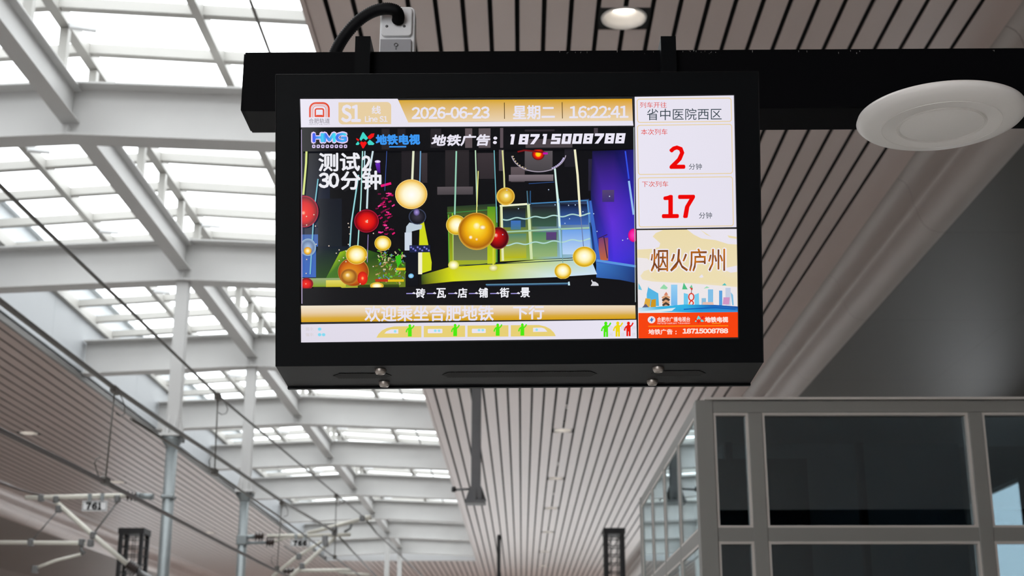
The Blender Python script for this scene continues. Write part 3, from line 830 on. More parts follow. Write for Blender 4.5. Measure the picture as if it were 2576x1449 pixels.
# ---- lit screen
def screen_material():
    m = bpy.data.materials.new('screen_pixels'); m.use_nodes = True
    nt = m.node_tree; b = nt.nodes['Principled BSDF']
    at = nt.nodes.new('ShaderNodeAttribute'); at.attribute_name = 'pixel'; at.attribute_type = 'GEOMETRY'
    b.inputs['Base Color'].default_value = (0.003, 0.003, 0.004, 1)
    b.inputs['Roughness'].default_value = 0.06
    b.inputs['Specular IOR Level'].default_value = 0.15
    nt.links.new(at.outputs['Color'], b.inputs['Emission Color'])
    b.inputs['Emission Strength'].default_value = 1.0
    return m
SM = screen_material()
class Pic:
    """coloured flat shapes on the display plane, each later shape a hair in front of the earlier ones"""
    def __init__(s, clip=None): s.v = []; s.f = []; s.c = []; s.z = 0; s.clip = clip
    def put(s, pts, faces, cols, step=True):
        o = len(s.v)
        if s.clip:
            x0, y0, x1, y1 = s.clip
            pts = [(min(max(u, x0), x1), min(max(v, y0), y1)) for u, v in pts]
        s.v += [on_plane(u, v, -0.0062 + s.z*0.00004) for u, v in pts]
        for f in faces:
            s.f.append([i+o for i in f]); s.c.append([cols[i] if isinstance(cols, list) else cols for i in f])
        if step: s.z += 1
        return s
    def poly(s, pts, col): return s.put(pts, [list(range(len(pts)))], col)
    def rect(s, u0, v0, u1, v1, top, bot=None, skew=-0.0078):
        bot = bot or top; k = (u1-u0)*skew
        return s.put([(u0, v0), (u1, v0+k), (u1, v1+k), (u0, v1)], [[0, 1, 2, 3]], [top, top, bot, bot])
    def line(s, pts, wd, col):
        for (a, b), (c, d) in zip(pts[:-1], pts[1:]):
            L = math.hypot(c-a, d-b) or 1; nx, ny = -(d-b)/L*wd/2, (c-a)/L*wd/2
            s.put([(a+nx, b+ny), (c+nx, d+ny), (c-nx, d-ny), (a-nx, b-ny)], [[0, 1, 2, 3]], col, False)
        s.z += 1; return s
    def disc(s, u, v, ru, rv, stops, n=32, hl=(0, 0)):
        pts = [(u+hl[0]*ru, v+hl[1]*rv)]; cols = [stops[0][1]]; fs = []
        for k, (t, col) in enumerate(stops[1:]):
            for j in range(n):
                q = 2*math.pi*j/n
                pts.append((u+hl[0]*ru*(1-t)+ru*t*math.cos(q), v+hl[1]*rv*(1-t)+rv*t*math.sin(q))); cols.append(col)
            b = 1+k*n
            for j in range(n):
                j2 = (j+1) % n
                fs.append([0, b+j, b+j2] if k == 0 else [b-n+j, b+j, b+j2, b-n+j2])
        return s.put(pts, fs, cols)
    def rrect(s, u0, v0, u1, v1, r, col, skew=-0.0078, corners=(1, 1, 1, 1)):
        pts = []
        for (cu, cv, a0, on) in ((u1, v1, 0, corners[2]), (u0, v1, 90, corners[3]), (u0, v0, 180, corners[0]), (u1, v0, 270, corners[1])):
            rr = r if on else 0.01
            cc = cu - rr if cu == u1 else cu + rr; dd = cv - rr if cv == v1 else cv + rr
            for i in range(6):
                q = math.radians(a0+90*i/5); pts.append((cc+rr*math.cos(q), dd+rr*math.sin(q)))
        pts = [(u, v+(u-u0)*skew) for u, v in pts]
        return s.poly(pts, col)
    def text(s, t, u0, v0, u1, v1, col, bold=0.0, shear=0.0, skew=-0.0078, grad=None):
        vs, fs = text_mesh(t)
        e = max(bold, 0)*1.15*(v1-v0)
        for k in range(8 if bold > 0 else 1):
            du, dv = (e*math.cos(k*math.pi/4), e*math.sin(k*math.pi/4)) if bold > 0 else (0, 0)
            pts = []; cols = []
            for x, y in vs:
                u = u0+e+x*(u1-u0-2*e-abs(shear)) + y*shear; pts.append((u+du, v1-e-y*(v1-v0-2*e)+dv+(u-u0)*skew))
                if grad: cols.append(grad(x, y))
            s.put(pts, fs, cols if grad else col, k == 7 or bold <= 0)
        return s
    def build(s, name, parent):
        org = WORLD[parent]
        me = bpy.data.meshes.new(name); me.from_pydata([tuple(p-org) for p in s.v], [], s.f)
        me.materials.append(SM)
        ca = me.color_attributes.new('pixel', 'FLOAT_COLOR', 'CORNER')
        i = 0; flat = []
        for p, cs in zip(me.polygons, s.c):
            for c in cs: flat += [lin(c[0]), lin(c[1]), lin(c[2]), 1.0]
        ca.data.foreach_set('color', flat)
        o = bpy.data.objects.new(name, me); COL.objects.link(o); o.parent = parent; WORLD[o] = org
        return o
def mixc(a, b, t): return tuple(a[i]+(b[i]-a[i])*t for i in range(3))
WHT = (231, 227, 240); BLK = (10, 11, 13)

base = MB()
q = [p - N*0.0066 for p in LC]
screen = base.prism(q, N*-0.002).build('screen', M['ink'], disp)

# header banner
h = Pic()
h.poly([(755, 249), (1000, 248.5), (1003, 253), (1027, 308), (1592, 304), (1593.5, 316), (757, 320.5)], WHT)
h.put([(1002, 252), (1200, 251), (1400, 250), (1590, 248.5), (1592, 304), (1400, 305.5), (1200, 306.5), (1027, 308)],
      [[0, 1, 6, 7], [1, 2, 5, 6], [2, 3, 4, 5]], [(214, 166, 48), (216, 166, 40), (218, 164, 26), (220, 160, 10), (234, 212, 176), (234, 213, 182), (233, 210, 176), (232, 206, 160)])
def arch(u, v0, v1, wd, t, col, r):
    pts_o = [(u-wd, v1)]; pts_i = [(u-wd+t, v1)]
    for a0, cu in ((180, u-wd+r), (270, u+wd-r)):
        for i in range(8):
            q = math.radians(a0+90*i/7)
            pts_o.append((cu+r*math.cos(q), v0+r+r*math.sin(q))); pts_i.append((cu+max(r-t, 0.1)*math.cos(q), v0+r+max(r-t, 0.1)*math.sin(q)))
    pts_o.append((u+wd, v1)); pts_i.append((u+wd-t, v1))
    n = len(pts_o)
    h.put(pts_o+pts_i, [[i, i+1, n+i+1, n+i] for i in range(n-1)], col)
arch(803.5, 257, 295, 26, 4.4, (226, 72, 40), 17)
arch(803.5, 262.5, 295, 20.2, 1.1, (216, 140, 110), 12)
arch(803.5, 265.5, 295, 17.2, 1.4, (224, 110, 84), 10)
arch(803.5, 272, 294, 12.2, 3.6, (226, 72, 40), 6)
h.poly([(796, 289), (811, 289), (814, 294.5), (793, 294.5)], (226, 72, 40))
h.text('合肥轨道', 777, 298, 829.5, 310.5, (130, 126, 134), -0.004)
h.text('HEFEI METRO', 777, 312, 830, 314.5, (150, 146, 152))
h.rrect(851.5, 257.5, 984, 313, 11, (231, 206, 162), corners=(0, 1, 0, 1))
h.text('S1', 858, 263, 908, 308, WHT, 0.036)
h.text('线', 935, 266, 958, 287, WHT, 0.02)
h.text('Line S1', 918, 291.5, 975, 307, WHT, 0.026)
h.text('2026-06-23', 1035.5, 269, 1232, 300, WHT, 0.034)
h.text('星期二', 1290, 265, 1396, 301, WHT, 0.024)
h.text('16:22:41', 1432, 266.5, 1581, 298, WHT, 0.026)
h.line([(1268.7, 258), (1269.3, 299)], 1.8, (88, 66, 20)); h.line([(1414, 257), (1415, 298)], 1.8, (88, 66, 20))
h.build('header_banner', screen)

# video picture
b = Pic((757.5, 319, 1599.5, 768))
b.put([(757, 322), (1595, 318), (1598, 762), (758, 768)], [[0, 1, 2, 3]], [(14, 14, 17), (14, 14, 18), (12, 12, 14), (12, 12, 14)])
# screen reflections painted in as blurred grey patches at the top
for (u0, v0, u1, v1, c) in ((960, 322, 1000, 372, (38, 34, 38)), (1010, 380, 1060, 480, (34, 30, 34)), (1080, 325, 1120, 370, (40, 36, 40)), (1120, 378, 1180, 470, (44, 39, 42)),
                            (1100, 470, 1190, 490, (92, 84, 88)), (1205, 325, 1240, 365, (86, 76, 80)), (1255, 330, 1268, 430, (92, 80, 88)), (1285, 420, 1320, 458, (96, 84, 88)), (1320, 380, 1390, 430, (92, 86, 90)),
                            (1280, 440, 1392, 456, (130, 118, 124)), (1318, 330, 1350, 348, (52, 46, 50)), (1420, 330, 1450, 420, (36, 33, 42)), (1480, 400, 1510, 480, (40, 36, 58)), (1200, 385, 1245, 450, (58, 50, 54)), (1060, 385, 1075, 460, (60, 52, 56))):
    b.rect(u0, v0, u1, v1, c, mixc(c, BLK, 0.25))
# left side: dark blue panes, blue mist
b.rect(757, 380, 830, 600, (16, 18, 24), (24, 34, 58)); b.rect(800, 500, 860, 690, (20, 24, 34), (26, 34, 40))
b.rect(757, 590, 800, 698, (60, 98, 168), (60, 104, 190)); b.rect(795, 620, 880, 700, (16, 24, 40), (40, 70, 30))
b.put([(855, 634), (900, 620), (960, 640), (1022, 660), (1020, 722), (860, 724), (820, 700)], [[0, 1, 2, 3, 4, 5, 6]], [(150, 190, 20), (60, 110, 20), (30, 60, 20), (60, 90, 30), (110, 130, 30), (190, 190, 60), (70, 120, 40)])
b.rect(758, 700, 900, 722, (150, 170, 120), (130, 160, 30)); b.rect(820, 705, 870, 722, (226, 214, 100), (200, 190, 40)); b.rect(900, 716, 1004, 725, (60, 80, 20), (30, 50, 10))
# right side: blue and violet wall
b.put([(1490, 380), (1545, 378), (1597, 376), (1598, 500), (1598, 640), (1598, 712), (1505, 700), (1490, 600), (1486, 480), (1540, 560), (1545, 660)],
      [[0, 1, 9, 8], [1, 2, 3, 9], [9, 3, 4, 10], [8, 9, 10, 7], [10, 4, 5], [7, 10, 5, 6]],
      [(20, 18, 60), (16, 14, 70), (30, 24, 110), (44, 36, 170), (60, 50, 200), (30, 40, 140), (60, 110, 190), (30, 50, 130), (24, 26, 80), (96, 50, 214), (70, 50, 220)])
b.put([(1500, 660), (1598, 672), (1598, 714), (1500, 700)], [[0, 1, 2, 3]], [(60, 120, 200), (30, 60, 130), (28, 50, 110), (50, 100, 180)])
b.rect(1506, 598, 1530, 655, (120, 60, 110), (190, 100, 60)); b.line([(1505, 600), (1518, 594), (1528, 590)], 2, (60, 30, 60)); b.line([(1519, 596), (1528, 650)], 2.5, (50, 26, 60))
b.rect(1515, 478, 1545, 508, (84, 68, 110), (60, 44, 120)); b.line([(1483, 505), (1506, 655)], 9, (60, 104, 196)); b.line([(1500, 655), (1600, 670)], 6, (90, 150, 220))
# facade: green, yellow and pale blue
b.put([(1125, 520), (1250, 512), (1250, 660), (1130, 672)], [[0, 1, 2, 3]], [(40, 60, 34), (30, 50, 40), (150, 170, 60), (170, 180, 20)])
b.rect(1140, 545, 1240, 655, (46, 54, 44), (120, 130, 90)); b.rect(1226, 520, 1246, 668, (86, 150, 30), (196, 206, 24))
b.put([(1060, 692), (1130, 672), (1250, 664), (1350, 654), (1485, 648), (1502, 690), (1400, 697), (1250, 703), (1140, 708), (1060, 716)],
      [[0, 1, 8, 9], [1, 2, 7, 8], [2, 3, 6, 7], [3, 4, 5, 6]],
      [(60, 90, 24), (206, 206, 16), (212, 214, 20), (190, 210, 120), (170, 206, 230), (206, 226, 246), (206, 228, 240), (196, 214, 96), (214, 220, 20), (30, 44, 16)])
b.line([(1135, 668), (1250, 664), (1480, 652)], 2.0, (40, 60, 60))
b.poly([(1056, 560), (1066, 556), (1086, 660), (1085, 680), (1052, 690)], (206, 214, 26)); b.rect(1052, 635, 1062, 690, (244, 240, 206))
# window grid
b.put([(1256, 520), (1330, 514), (1400, 508), (1482, 500), (1492, 645), (1405, 650), (1335, 654), (1258, 658)], [[0, 1, 6, 7], [1, 2, 5, 6], [2, 3, 4, 5]],
      [(30, 40, 30), (26, 32, 40), (20, 26, 44), (30, 40, 84), (150, 190, 236), (140, 180, 190), (150, 180, 80), (200, 200, 40)])
b.rect(1262, 524, 1322, 572, (30, 30, 28), (44, 76, 92)); b.rect(1338, 520, 1400, 570, (34, 34, 42), (58, 92, 74)); b.rect(1410, 514, 1480, 566, (14, 16, 34), (62, 104, 184))
b.rect(1264, 588, 1324, 650, (80, 130, 110), (186, 186, 20)); b.rect(1340, 584, 1402, 646, (70, 130, 90), (150, 180, 120)); b.rect(1414, 578, 1484, 640, (110, 160, 230), (186, 214, 246))
b.rect(1374, 584, 1400, 604, (90, 60, 120), (80, 70, 110)); b.rect(1285, 555, 1310, 578, (60, 110, 190), (70, 120, 140))
for P, wd, c in (([(1257, 518), (1330, 513)], 5, (236, 238, 206)), ([(1261, 518), (1265, 656)], 6, (226, 230, 180)), ([(1329, 514), (1337, 652)], 7, (206, 224, 170)), ([(1404, 500), (1412, 648)], 6, (150, 196, 226)),
                 ([(1262, 584), (1340, 580), (1410, 576), (1484, 573)], 4, (160, 200, 170)), ([(1336, 512), (1480, 504)], 3, (70, 130, 180)), ([(1334, 480), (1334, 512)], 3, (40, 80, 120)), ([(1326, 480), (1328, 514)], 3, (70, 110, 130)),
                 ([(1250, 520), (1250, 660)], 3, (60, 140, 60)), ([(1128, 540), (1130, 668)], 3, (96, 170, 50)), ([(1138, 536), (1140, 660)], 3, (130, 190, 40)), ([(1125, 536), (1226, 528)], 2.5, (60, 130, 60)), ([(1478, 506), (1492, 648)], 4, (80, 140, 210)),
                 ([(1330, 462), (1394, 458)], 2, (40, 70, 120)), ([(1395, 420), (1404, 500)], 4, (190, 230, 214)), ([(1484, 560), (1494, 640)], 3, (30, 60, 110))):
    b.line(P, wd, c)
for y0 in (552, 616):
    P = [(1264+i*4.6, y0+2.4*math.sin(i*0.62)-i*0.28) for i in range(49)]
    b.line(P, 3.2, (176, 216, 210))
# slats, dark stand, leaves, plants
b.poly([(1022, 570), (1030, 560), (1062, 566), (1060, 576), (1036, 582), (1032, 630), (1018, 628)], (190, 204, 216)); b.rect(1018, 585, 1036, 630, (206, 216, 230)); b.rect(1020, 632, 1052, 720, (10, 14, 26), (8, 10, 16))
b.rect(1030, 617, 1082, 635, (26, 34, 70)); 
for i in range(9): b.disc(1034+i*5.6, 626+(i % 3-1)*4, 3, 3, [(0, (150, 150, 236)), (1, (60, 60, 140))], 8)
b.disc(1034, 694, 7, 6, [(0, (190, 230, 246)), (1, (90, 170, 220))], 12)
for i in range(46):
    u = random.gauss(966, 13); v = random.uniform(486, 590)
    c = random.choice([(226, 20, 110), (170, 14, 84), (240, 60, 150), (110, 10, 60)]); a = random.uniform(-0.6, 0.2)
    b.line([(u, v), (u+8*math.cos(a), v+8*math.sin(a))], random.uniform(2, 4.5), c)
b.line([(958, 468), (984, 461)], 6, (236, 20, 120)); b.disc(950, 406.5, 7.5, 3.6, [(0, (250, 240, 255)), (1, (200, 170, 230))], 14)
b.put([(944, 411), (956, 410), (957, 436), (949, 434)], [[0, 1, 2, 3]], [(110, 40, 190), (100, 36, 180), (60, 20, 110), (50, 16, 90)])
for i in range(120):
    u = random.uniform(948, 1018); v = random.uniform(626, 712); a = random.uniform(0, 6.28)
    c = random.choice([(60, 140, 30), (96, 170, 40), (190, 160, 110), (120, 200, 40), (200, 190, 150), (40, 90, 20), (150, 120, 60), (96, 130, 170)])
    b.line([(u, v), (u+7*math.cos(a), v+7*math.sin(a))], random.uniform(1.5, 4), c)
b.poly([(994, 645), (1008, 640), (1010, 660), (1000, 672)], (60, 190, 20)); b.rect(976, 703, 1016, 709, (226, 190, 20)); b.rect(996, 674, 1020, 680, (226, 190, 20)); b.rect(944, 702, 976, 709, (190, 50, 20))
# strings
for P, wd, c in (([(771, 380), (770, 410), (763, 490)], 5, (214, 226, 130)), ([(800, 450), (790, 530), (780, 690)], 3, (120, 190, 206)), ([(902, 440), (884, 560), (880, 620)], 3.5, (150, 214, 220)), ([(912, 380), (908, 500), (900, 620)], 3, (170, 226, 220)),
                 ([(938, 380), (926, 450), (923, 525)], 4.5, (206, 226, 232)), ([(918, 380), (916, 430)], 3, (180, 220, 230)), ([(1040, 380), (1037, 452)], 5.5, (226, 230, 200)), ([(1058, 380), (1056, 460)], 3, (110, 160, 200)), ([(973, 380), (968, 480)], 1.4, (60, 90, 170)),
                 ([(1148, 380), (1144, 540)], 4, (150, 206, 180)), ([(1196, 378), (1200, 520)], 3, (190, 224, 190)), ([(1203, 430), (1199, 536)], 2.6, (226, 226, 130)), ([(1243, 378), (1250, 560)], 2.4, (110, 180, 190)), ([(1264, 378), (1268, 440), (1269, 474)], 4, (216, 216, 150)),
                 ([(1396, 425), (1404, 520), (1408, 570)], 4.5, (214, 240, 232)), ([(1410, 575), (1416, 662)], 1.5, (110, 160, 160)), ([(1446, 376), (1453, 440), (1460, 545)], 5.5, (240, 236, 200)), ([(1461, 545), (1468, 622)], 2, (110, 120, 160)),
                 ([(1573, 380), (1582, 450)], 3.5, (50, 80, 230)), ([(1582, 455), (1594, 540)], 5, (150, 190, 240)), ([(926, 590), (924, 660)], 1.6, (160, 140, 200)), ([(1140, 590), (1140, 660)], 2, (190, 200, 110)), ([(1241, 625), (1241, 668)], 4, (206, 210, 60))):
    b.line(P, wd, c)
# baubles
GOLD = [(0, (255, 255, 244)), (0.42, (255, 246, 190)), (0.75, (240, 200, 54)), (0.93, (200, 150, 14)), (1, (250, 236, 130))]
AMB = [(0, (255, 250, 214)), (0.2, (252, 220, 50)), (0.6, (236, 170, 8)), (0.9, (170, 96, 6)), (1, (214, 170, 60))]
RED = [(0, (255, 190, 160)), (0.14, (240, 40, 20)), (0.6, (214, 6, 10)), (0.9, (110, 2, 14)), (1, (190, 20, 60))]
b.disc(765, 532, 36, 40, RED, hl=(-0.05, 0.1)); b.disc(922, 556, 31, 29, RED, hl=(0.0, 0.05)); b.disc(771, 714, 17, 15, RED, hl=(-0.1, 0))
b.disc(1254, 599, 26, 28, [(0, (255, 200, 180)), (0.2, (214, 20, 16)), (0.6, (150, 6, 10)), (0.92, (56, 2, 10)), (1, (150, 60, 60))], hl=(-0.3, -0.3))
b.disc(889, 684, 39, 36, [(0, (255, 214, 120)), (0.3, (226, 140, 20)), (0.75, (196, 90, 8)), (0.95, (150, 60, 6)), (1, (206, 150, 60))], hl=(-0.35, 0.2))
b.disc(912, 700, 13, 17, [(0, (255, 190, 120)), (0.3, (240, 50, 20)), (1, (200, 20, 6))]); b.disc(878, 696, 22, 20, [(0, (255, 244, 200)), (0.3, (226, 170, 60)), (0.8, (150, 84, 16)), (1, (190, 120, 40))], hl=(-0.2, -0.25))
b.disc(897, 641, 27, 24, GOLD); b.disc(963, 612, 21, 19, GOLD); b.disc(1148, 566, 26, 25, GOLD, hl=(0.05, 0))
b.disc(1034.5, 488.5, 40.5, 37.5, [(0, (255, 255, 252)), (0.5, (255, 248, 214)), (0.8, (246, 214, 130)), (0.95, (236, 180, 60)), (1, (250, 232, 170))], hl=(0.02, 0.06))
b.disc(1199, 582, 47, 47, AMB, hl=(0.0, -0.35)); b.disc(1184, 597, 5, 5, [(0, (255, 255, 255)), (1, (240, 190, 40))], 12); b.disc(1214, 572, 8, 6, [(0, (255, 255, 244)), (1, (240, 190, 40))], 12); b.disc(1199, 602, 4, 4, [(0, (255, 240, 200)), (1, (226, 160, 20))], 10)
b.disc(1272, 494, 23, 22.5, [(0, (255, 255, 240)), (0.3, (240, 210, 90)), (0.8, (206, 150, 20)), (1, (236, 200, 90))], hl=(0.1, -0.1))
b.disc(1470, 646, 29.5, 26, GOLD, hl=(0, -0.1)); b.disc(1416, 682, 21.5, 20, GOLD, hl=(0, -0.1)); b.disc(948, 719, 17, 9, GOLD)
b.disc(1594, 592, 14, 17, [(0, (255, 60, 190)), (0.8, (240, 10, 140)), (1, (190, 10, 120))], 18); b.disc(775, 622, 20, 22, [(0, (170, 196, 226)), (0.7, (96, 120, 160)), (1, (150, 180, 206))]); b.disc(774, 631, 10, 10, [(0, (255, 250, 210)), (0.6, (246, 190, 40)), (1, (200, 130, 20))], 16)
b.disc(1141, 667, 14, 12, [(0, (255, 255, 255)), (0.4, (255, 250, 190)), (1, (200, 200, 40))], 14); b.disc(1241, 674, 12, 9, [(0, (255, 250, 210)), (1, (196, 196, 60))], 14)
b.disc(1050, 545, 22, 20, [(0, (60, 56, 70)), (0.85, (16, 18, 24)), (1, (70, 80, 110))], 20); b.disc(1048, 534, 8, 9, [(0, (170, 150, 220)), (1, (70, 60, 110))], 12)
for i in range(16): b.disc(random.uniform(1260, 1590), random.uniform(470, 620), 1.6, 1.6, [(0, (240, 246, 255)), (1, (150, 180, 220))], 6)
for i in range(24): b.disc(random.uniform(760, 940), random.uniform(540, 720), 1.8, 1.8, [(0, (255, 240, 226)), (1, (190, 170, 150))], 6)
# glass globe with a red lamp
b.disc(1354, 388, 16, 15, [(0, (255, 220, 20)), (0.35, (255, 190, 10)), (0.5, (246, 30, 10)), (1, (60, 10, 12))], 20); b.line([(1302, 382), (1320, 378), (1372, 384)], 4, (120, 16, 20)); b.line([(1366, 386), (1378, 386)], 5, (190, 20, 170))
P = [(1355+69*math.cos(math.radians(a)), 384+48*math.sin(math.radians(a))) for a in range(8, 173, 6)]
b.line(P, 2.4, (170, 160, 176))
for a in range(18, 60, 5): b.disc(1355+66*math.cos(math.radians(a)), 384+46*math.sin(math.radians(a)), 3, 2.4, [(0, (240, 236, 255)), (1, (110, 90, 150))], 8)
for a in range(120, 170, 8): b.disc(1355+66*math.cos(math.radians(a)), 384+46*math.sin(math.radians(a)), 2.4, 2, [(0, (255, 240, 210)), (1, (120, 100, 60))], 8)
# black bands, tube light
b.poly([(757, 725.5), (1040, 722), (1170, 713), (1300, 706), (1500, 698), (1560, 704), (1600, 712), (1600, 770), (757, 770)], (13, 13, 16))
b.line([(1222, 716), (1320, 714.5), (1432, 712.5)], 3, (90, 140, 170)); b.line([(1224, 719), (1432, 715.5)], 1.6, (40, 70, 110)); b.poly([(1429, 709), (1433, 708.5), (1434, 718), (1429, 718)], (200, 230, 240))
b.poly([(757, 322), (1596, 318), (1596, 374), (757, 381)], (13, 13, 16))
for (u0, v0, u1, v1, c) in ((960, 324, 980, 376, (40, 35, 39)), (1000, 324, 1020, 374, (36, 32, 36)), (1083, 324, 1110, 372, (40, 36, 40)), (1170, 323, 1188, 372, (96, 84, 88)), (1204, 323, 1234, 372, (92, 82, 86)), (1258, 322, 1266, 372, (92, 80, 86)), (1320, 326, 1395, 331, (46, 40, 46)), (1322, 350, 1440, 372, (76, 68, 72)), (1494, 322, 1504, 340, (70, 62, 70))):  # grey bars paint reflections over the black band
    b.rect(u0, v0, u1, v1, c)
b.line([(758, 326), (759.5, 764)], 2.4, (176, 160, 196)); b.line([(1594.5, 320), (1598.5, 760)], 2.2, (160, 170, 170))
# channel marks and captions
hmg = lambda x, y: mixc((70, 90, 240), (70, 226, 240), (x*3) % 1.0)
b.text('HMG', 782.5, 331, 875.5, 362, (226, 206, 244), 0.12); b.text('HMG', 786, 334.5, 872.5, 358.5, WHT, 0.075, grad=hmg)
for i in range(8): b.rrect(785+i*11.4, 364, 793.5+i*11.4, 372.5, 2.5, (214, 198, 238))
for i in range(8): b.rrect(787.5+i*11.4, 366.5, 791+i*11.4, 369.5, 1, (40, 34, 60))
CY_, RD_ = (64, 214, 200), (240, 16, 16)
def xlogo(P_, x0, y0, x1, y1, cy=CY_, rd=RD_):
    f = lambda p: (x0+p[0]*(x1-x0), y0+p[1]*(y1-y0))
    for pts, c in (([(.20, .42), (.36, .02), (.42, .02), (.66, .38), (.54, .50), (.44, .40), (.38, .40), (.28, .54)], cy), ([(.02, .36), (.13, .42), (.20, .48), (.12, .54), (.04, .46)], rd), ([(.0, .72), (.12, .56), (.20, .70), (.14, .78), (.02, .78)], cy),
                   ([(.62, .30), (.82, .10), (1.0, .08), (.96, .28), (.80, .42), (.70, .42)], rd), ([(.62, .62), (.74, .46), (.82, .52), (1.0, .70), (.94, .78), (.68, .78)], cy), ([(.22, .66), (.30, .56), (.40, .62), (.50, .56), (.60, .66), (.42, .98), (.36, .98)], rd)):
        P_.poly([f(p) for p in pts], c)
xlogo(b, 895, 332, 942, 374)
b.text('地铁电视', 945, 338, 1057, 365, (60, 150, 240), 0.045); b.rect(979, 367.5, 1022, 371, (60, 150, 240))
b.text('地铁广告', 1083, 338.5, 1236, 368, WHT, 0.035, 6); b.disc(1246, 347.5, 5, 4, [(0, WHT), (1, WHT)], 12); b.disc(1245, 358.5, 5, 4, [(0, WHT), (1, WHT)], 12)
SEG = {'1': [(.25, 0, .62, .2), (.38, 0, .72, 1)], '8': [(0, 0, 1, .24), (0, .4, 1, .6), (0, .76, 1, 1), (0, 0, .36, 1), (.64, 0, 1, 1)], '7': [(0, 0, 1, .26)], '5': [(0, 0, 1, .24), (0, 0, .36, .58), (0, .38, 1, .6), (.64, .4, 1, 1), (0, .76, 1, 1)],
       '0': [(0, 0, 1, .24), (0, .76, 1, 1), (0, 0, .36, 1), (.64, 0, 1, 1)]}
for i, ch in enumerate('18715008788'):
    x0 = 1277 + i*27.0 - (2 if ch == '1' else 0); wch = 23.0; y0, y1 = 337.8 - i*0.27, 363.4 - i*0.27; shr = 4.0
    T = lambda p, q: (x0 + p*wch + (1-q)*shr, y0 + q*(y1-y0))
    for (a0, b0, a1, b1) in SEG[ch]: b.poly([T(a0, b0), T(a1, b0), T(a1, b1), T(a0, b1)], (236, 232, 246))
    if ch == '7': b.poly([T(.62, .24), T(1, .24), T(.52, 1), T(.12, 1)], (236, 232, 246))
b.text('测试', 801, 384.5, 906, 431.5, (236, 236, 242), 0.024); b.text('2', 909.5, 391, 934, 430.5, (236, 236, 242), 0.035)
b.text('30', 801.5, 434, 853.5, 473.5, (236, 236, 242), 0.04); b.text('分钟', 857, 430, 959.5, 478, (236, 236, 242), 0.024)
u = 1021
for grp in ('一砖一瓦', '一店一铺', '一街一景'):
    for ch in grp:
        if ch == '一':
            b.line([(u+1, 738.5), (u+23, 738.2)], 2.2, (170, 160, 236)); b.poly([(u+15, 738), (u+20, 734.5), (u+25, 738), (u+22, 740)], WHT); u += 26
        else:
            b.text(ch, u-1, 725.5-(u-1021)*0.008, u+23, 750.5-(u-1021)*0.008, (240, 240, 246), 0.024); u += 26
    u += 1.5
b.poly([(1487, 706), (1489, 703), (1491, 708), (1498, 709), (1505, 714), (1506, 719), (1486, 719), (1490, 712)], (214, 214, 220))
b.build('video_picture', screen)

# ticker
t = Pic()
t.put([(757, 769), (1030, 767), (1320, 765), (1598, 760), (1598.5, 778), (757.5, 786), (1599, 792), (757.5, 800), (1599, 802), (758, 810.5)], [[0, 1, 2, 3, 4, 5], [5, 4, 6, 7], [7, 6, 8, 9]],
      [(240, 228, 206), (240, 228, 206), (240, 228, 206), (242, 230, 208), (232, 206, 168), (232, 206, 168), (216, 170, 60), (216, 170, 60), (214, 160, 4), (214, 160, 4)])
t.text('欢迎乘坐合肥地铁', 917, 769.5, 1242, 809.5, WHT, 0.02); t.text('下行', 1290.5, 768.5, 1369, 804, WHT, 0.024)
t.build('ticker_bar', screen)

# train diagram
d = Pic()
d.put([(757, 816), (1601, 804.5), (1602, 851), (757.5, 861.5)], [[0, 1, 2, 3]], [(224, 219, 232), (232, 228, 242), (232, 228, 242), (222, 217, 230)])
YG = (231, 207, 116); GRN = (76, 232, 6)
sk = lambda u: -(u-947)*0.0085
def car(u0, u1, nose=0):
    v0, v1 = 821, 849.5
    if nose < 0:
        P = [(u0, v1), (u0+5, v1-9), (u0+14, v1-18), (u0+26, v1-24), (u0+44, v0+0.6), (u1, v0), (u1, v1)]
    elif nose > 0:
        P = [(u0, v1), (u0, v0), (u1-42, v0), (u1-26, v0+4), (u1-14, v0+10), (u1-4, v0+20), (u1, v1)]
    else: P = [(u0, v1), (u0, v0), (u1, v0), (u1, v1)]
    d.poly([(u, v+sk(u)) for u, v in P], YG)
def person(u, v, s, col, legs=False):
    H = lambda x, y: (u+x*s, v+y*s+sk(u))
    d.poly([H(-2.6, -10.5), H(2.6, -10.5), H(5, -8), H(5, 15 if not legs else 6), H(-5, 15 if not legs else 6), H(-5, -6)], col)
    if legs: d.poly([H(-5, 5), H(-0.6, 5), H(-0.6, 17), H(-5, 17)], col); d.poly([H(0.6, 5), H(5, 5), H(5, 17), H(0.6, 17)], col)
    d.disc(u, v-13.5*s+sk(u), 3.6*s, 4*s, [(0, col), (1, col)], 12)
    d.line([H(-4, -7), H(-8.6, -1), H(-9.2, 4)], 3.6*s, col); d.line([H(4, -6), H(8, -9), H(11, -15)], 3.4*s, col)
car(947, 1060, -1); car(1066, 1170); car(1176, 1279); car(1285, 1398, 1)
CYB = (150, 224, 240)
d.poly([(967, 839), (972, 833.5), (980, 830), (984, 828.5), (1002, 828.2), (1002, 839)], WHT); d.disc(994, 833.5, 3.4, 3.4, [(0, CYB), (1, CYB)], 12)
d.rrect(1076, 827.5, 1113, 838.5, 2, WHT); d.rrect(1187, 827, 1222, 838, 2, WHT)
for uu in (1095, 1104.5, 1205, 1214.5): d.disc(uu, 832 if uu < 1150 else 830.5, 3.4, 3.2, [(0, CYB), (1, CYB)], 12)
d.poly([(1341, 824.5), (1362, 824), (1370, 826.5), (1377, 834.5), (1341, 835)], WHT); d.disc(1350, 829.5, 3.4, 3.2, [(0, CYB), (1, CYB)], 12)
for uu in (1031, 1145, 1252, 1314): person(uu, 833.0, 0.95, GRN)
person(1524, 833.5, 1.12, GRN, True); person(1554, 833.2, 1.1, (238, 214, 10), True); person(1581, 833, 1.06, (230, 26, 6), True)
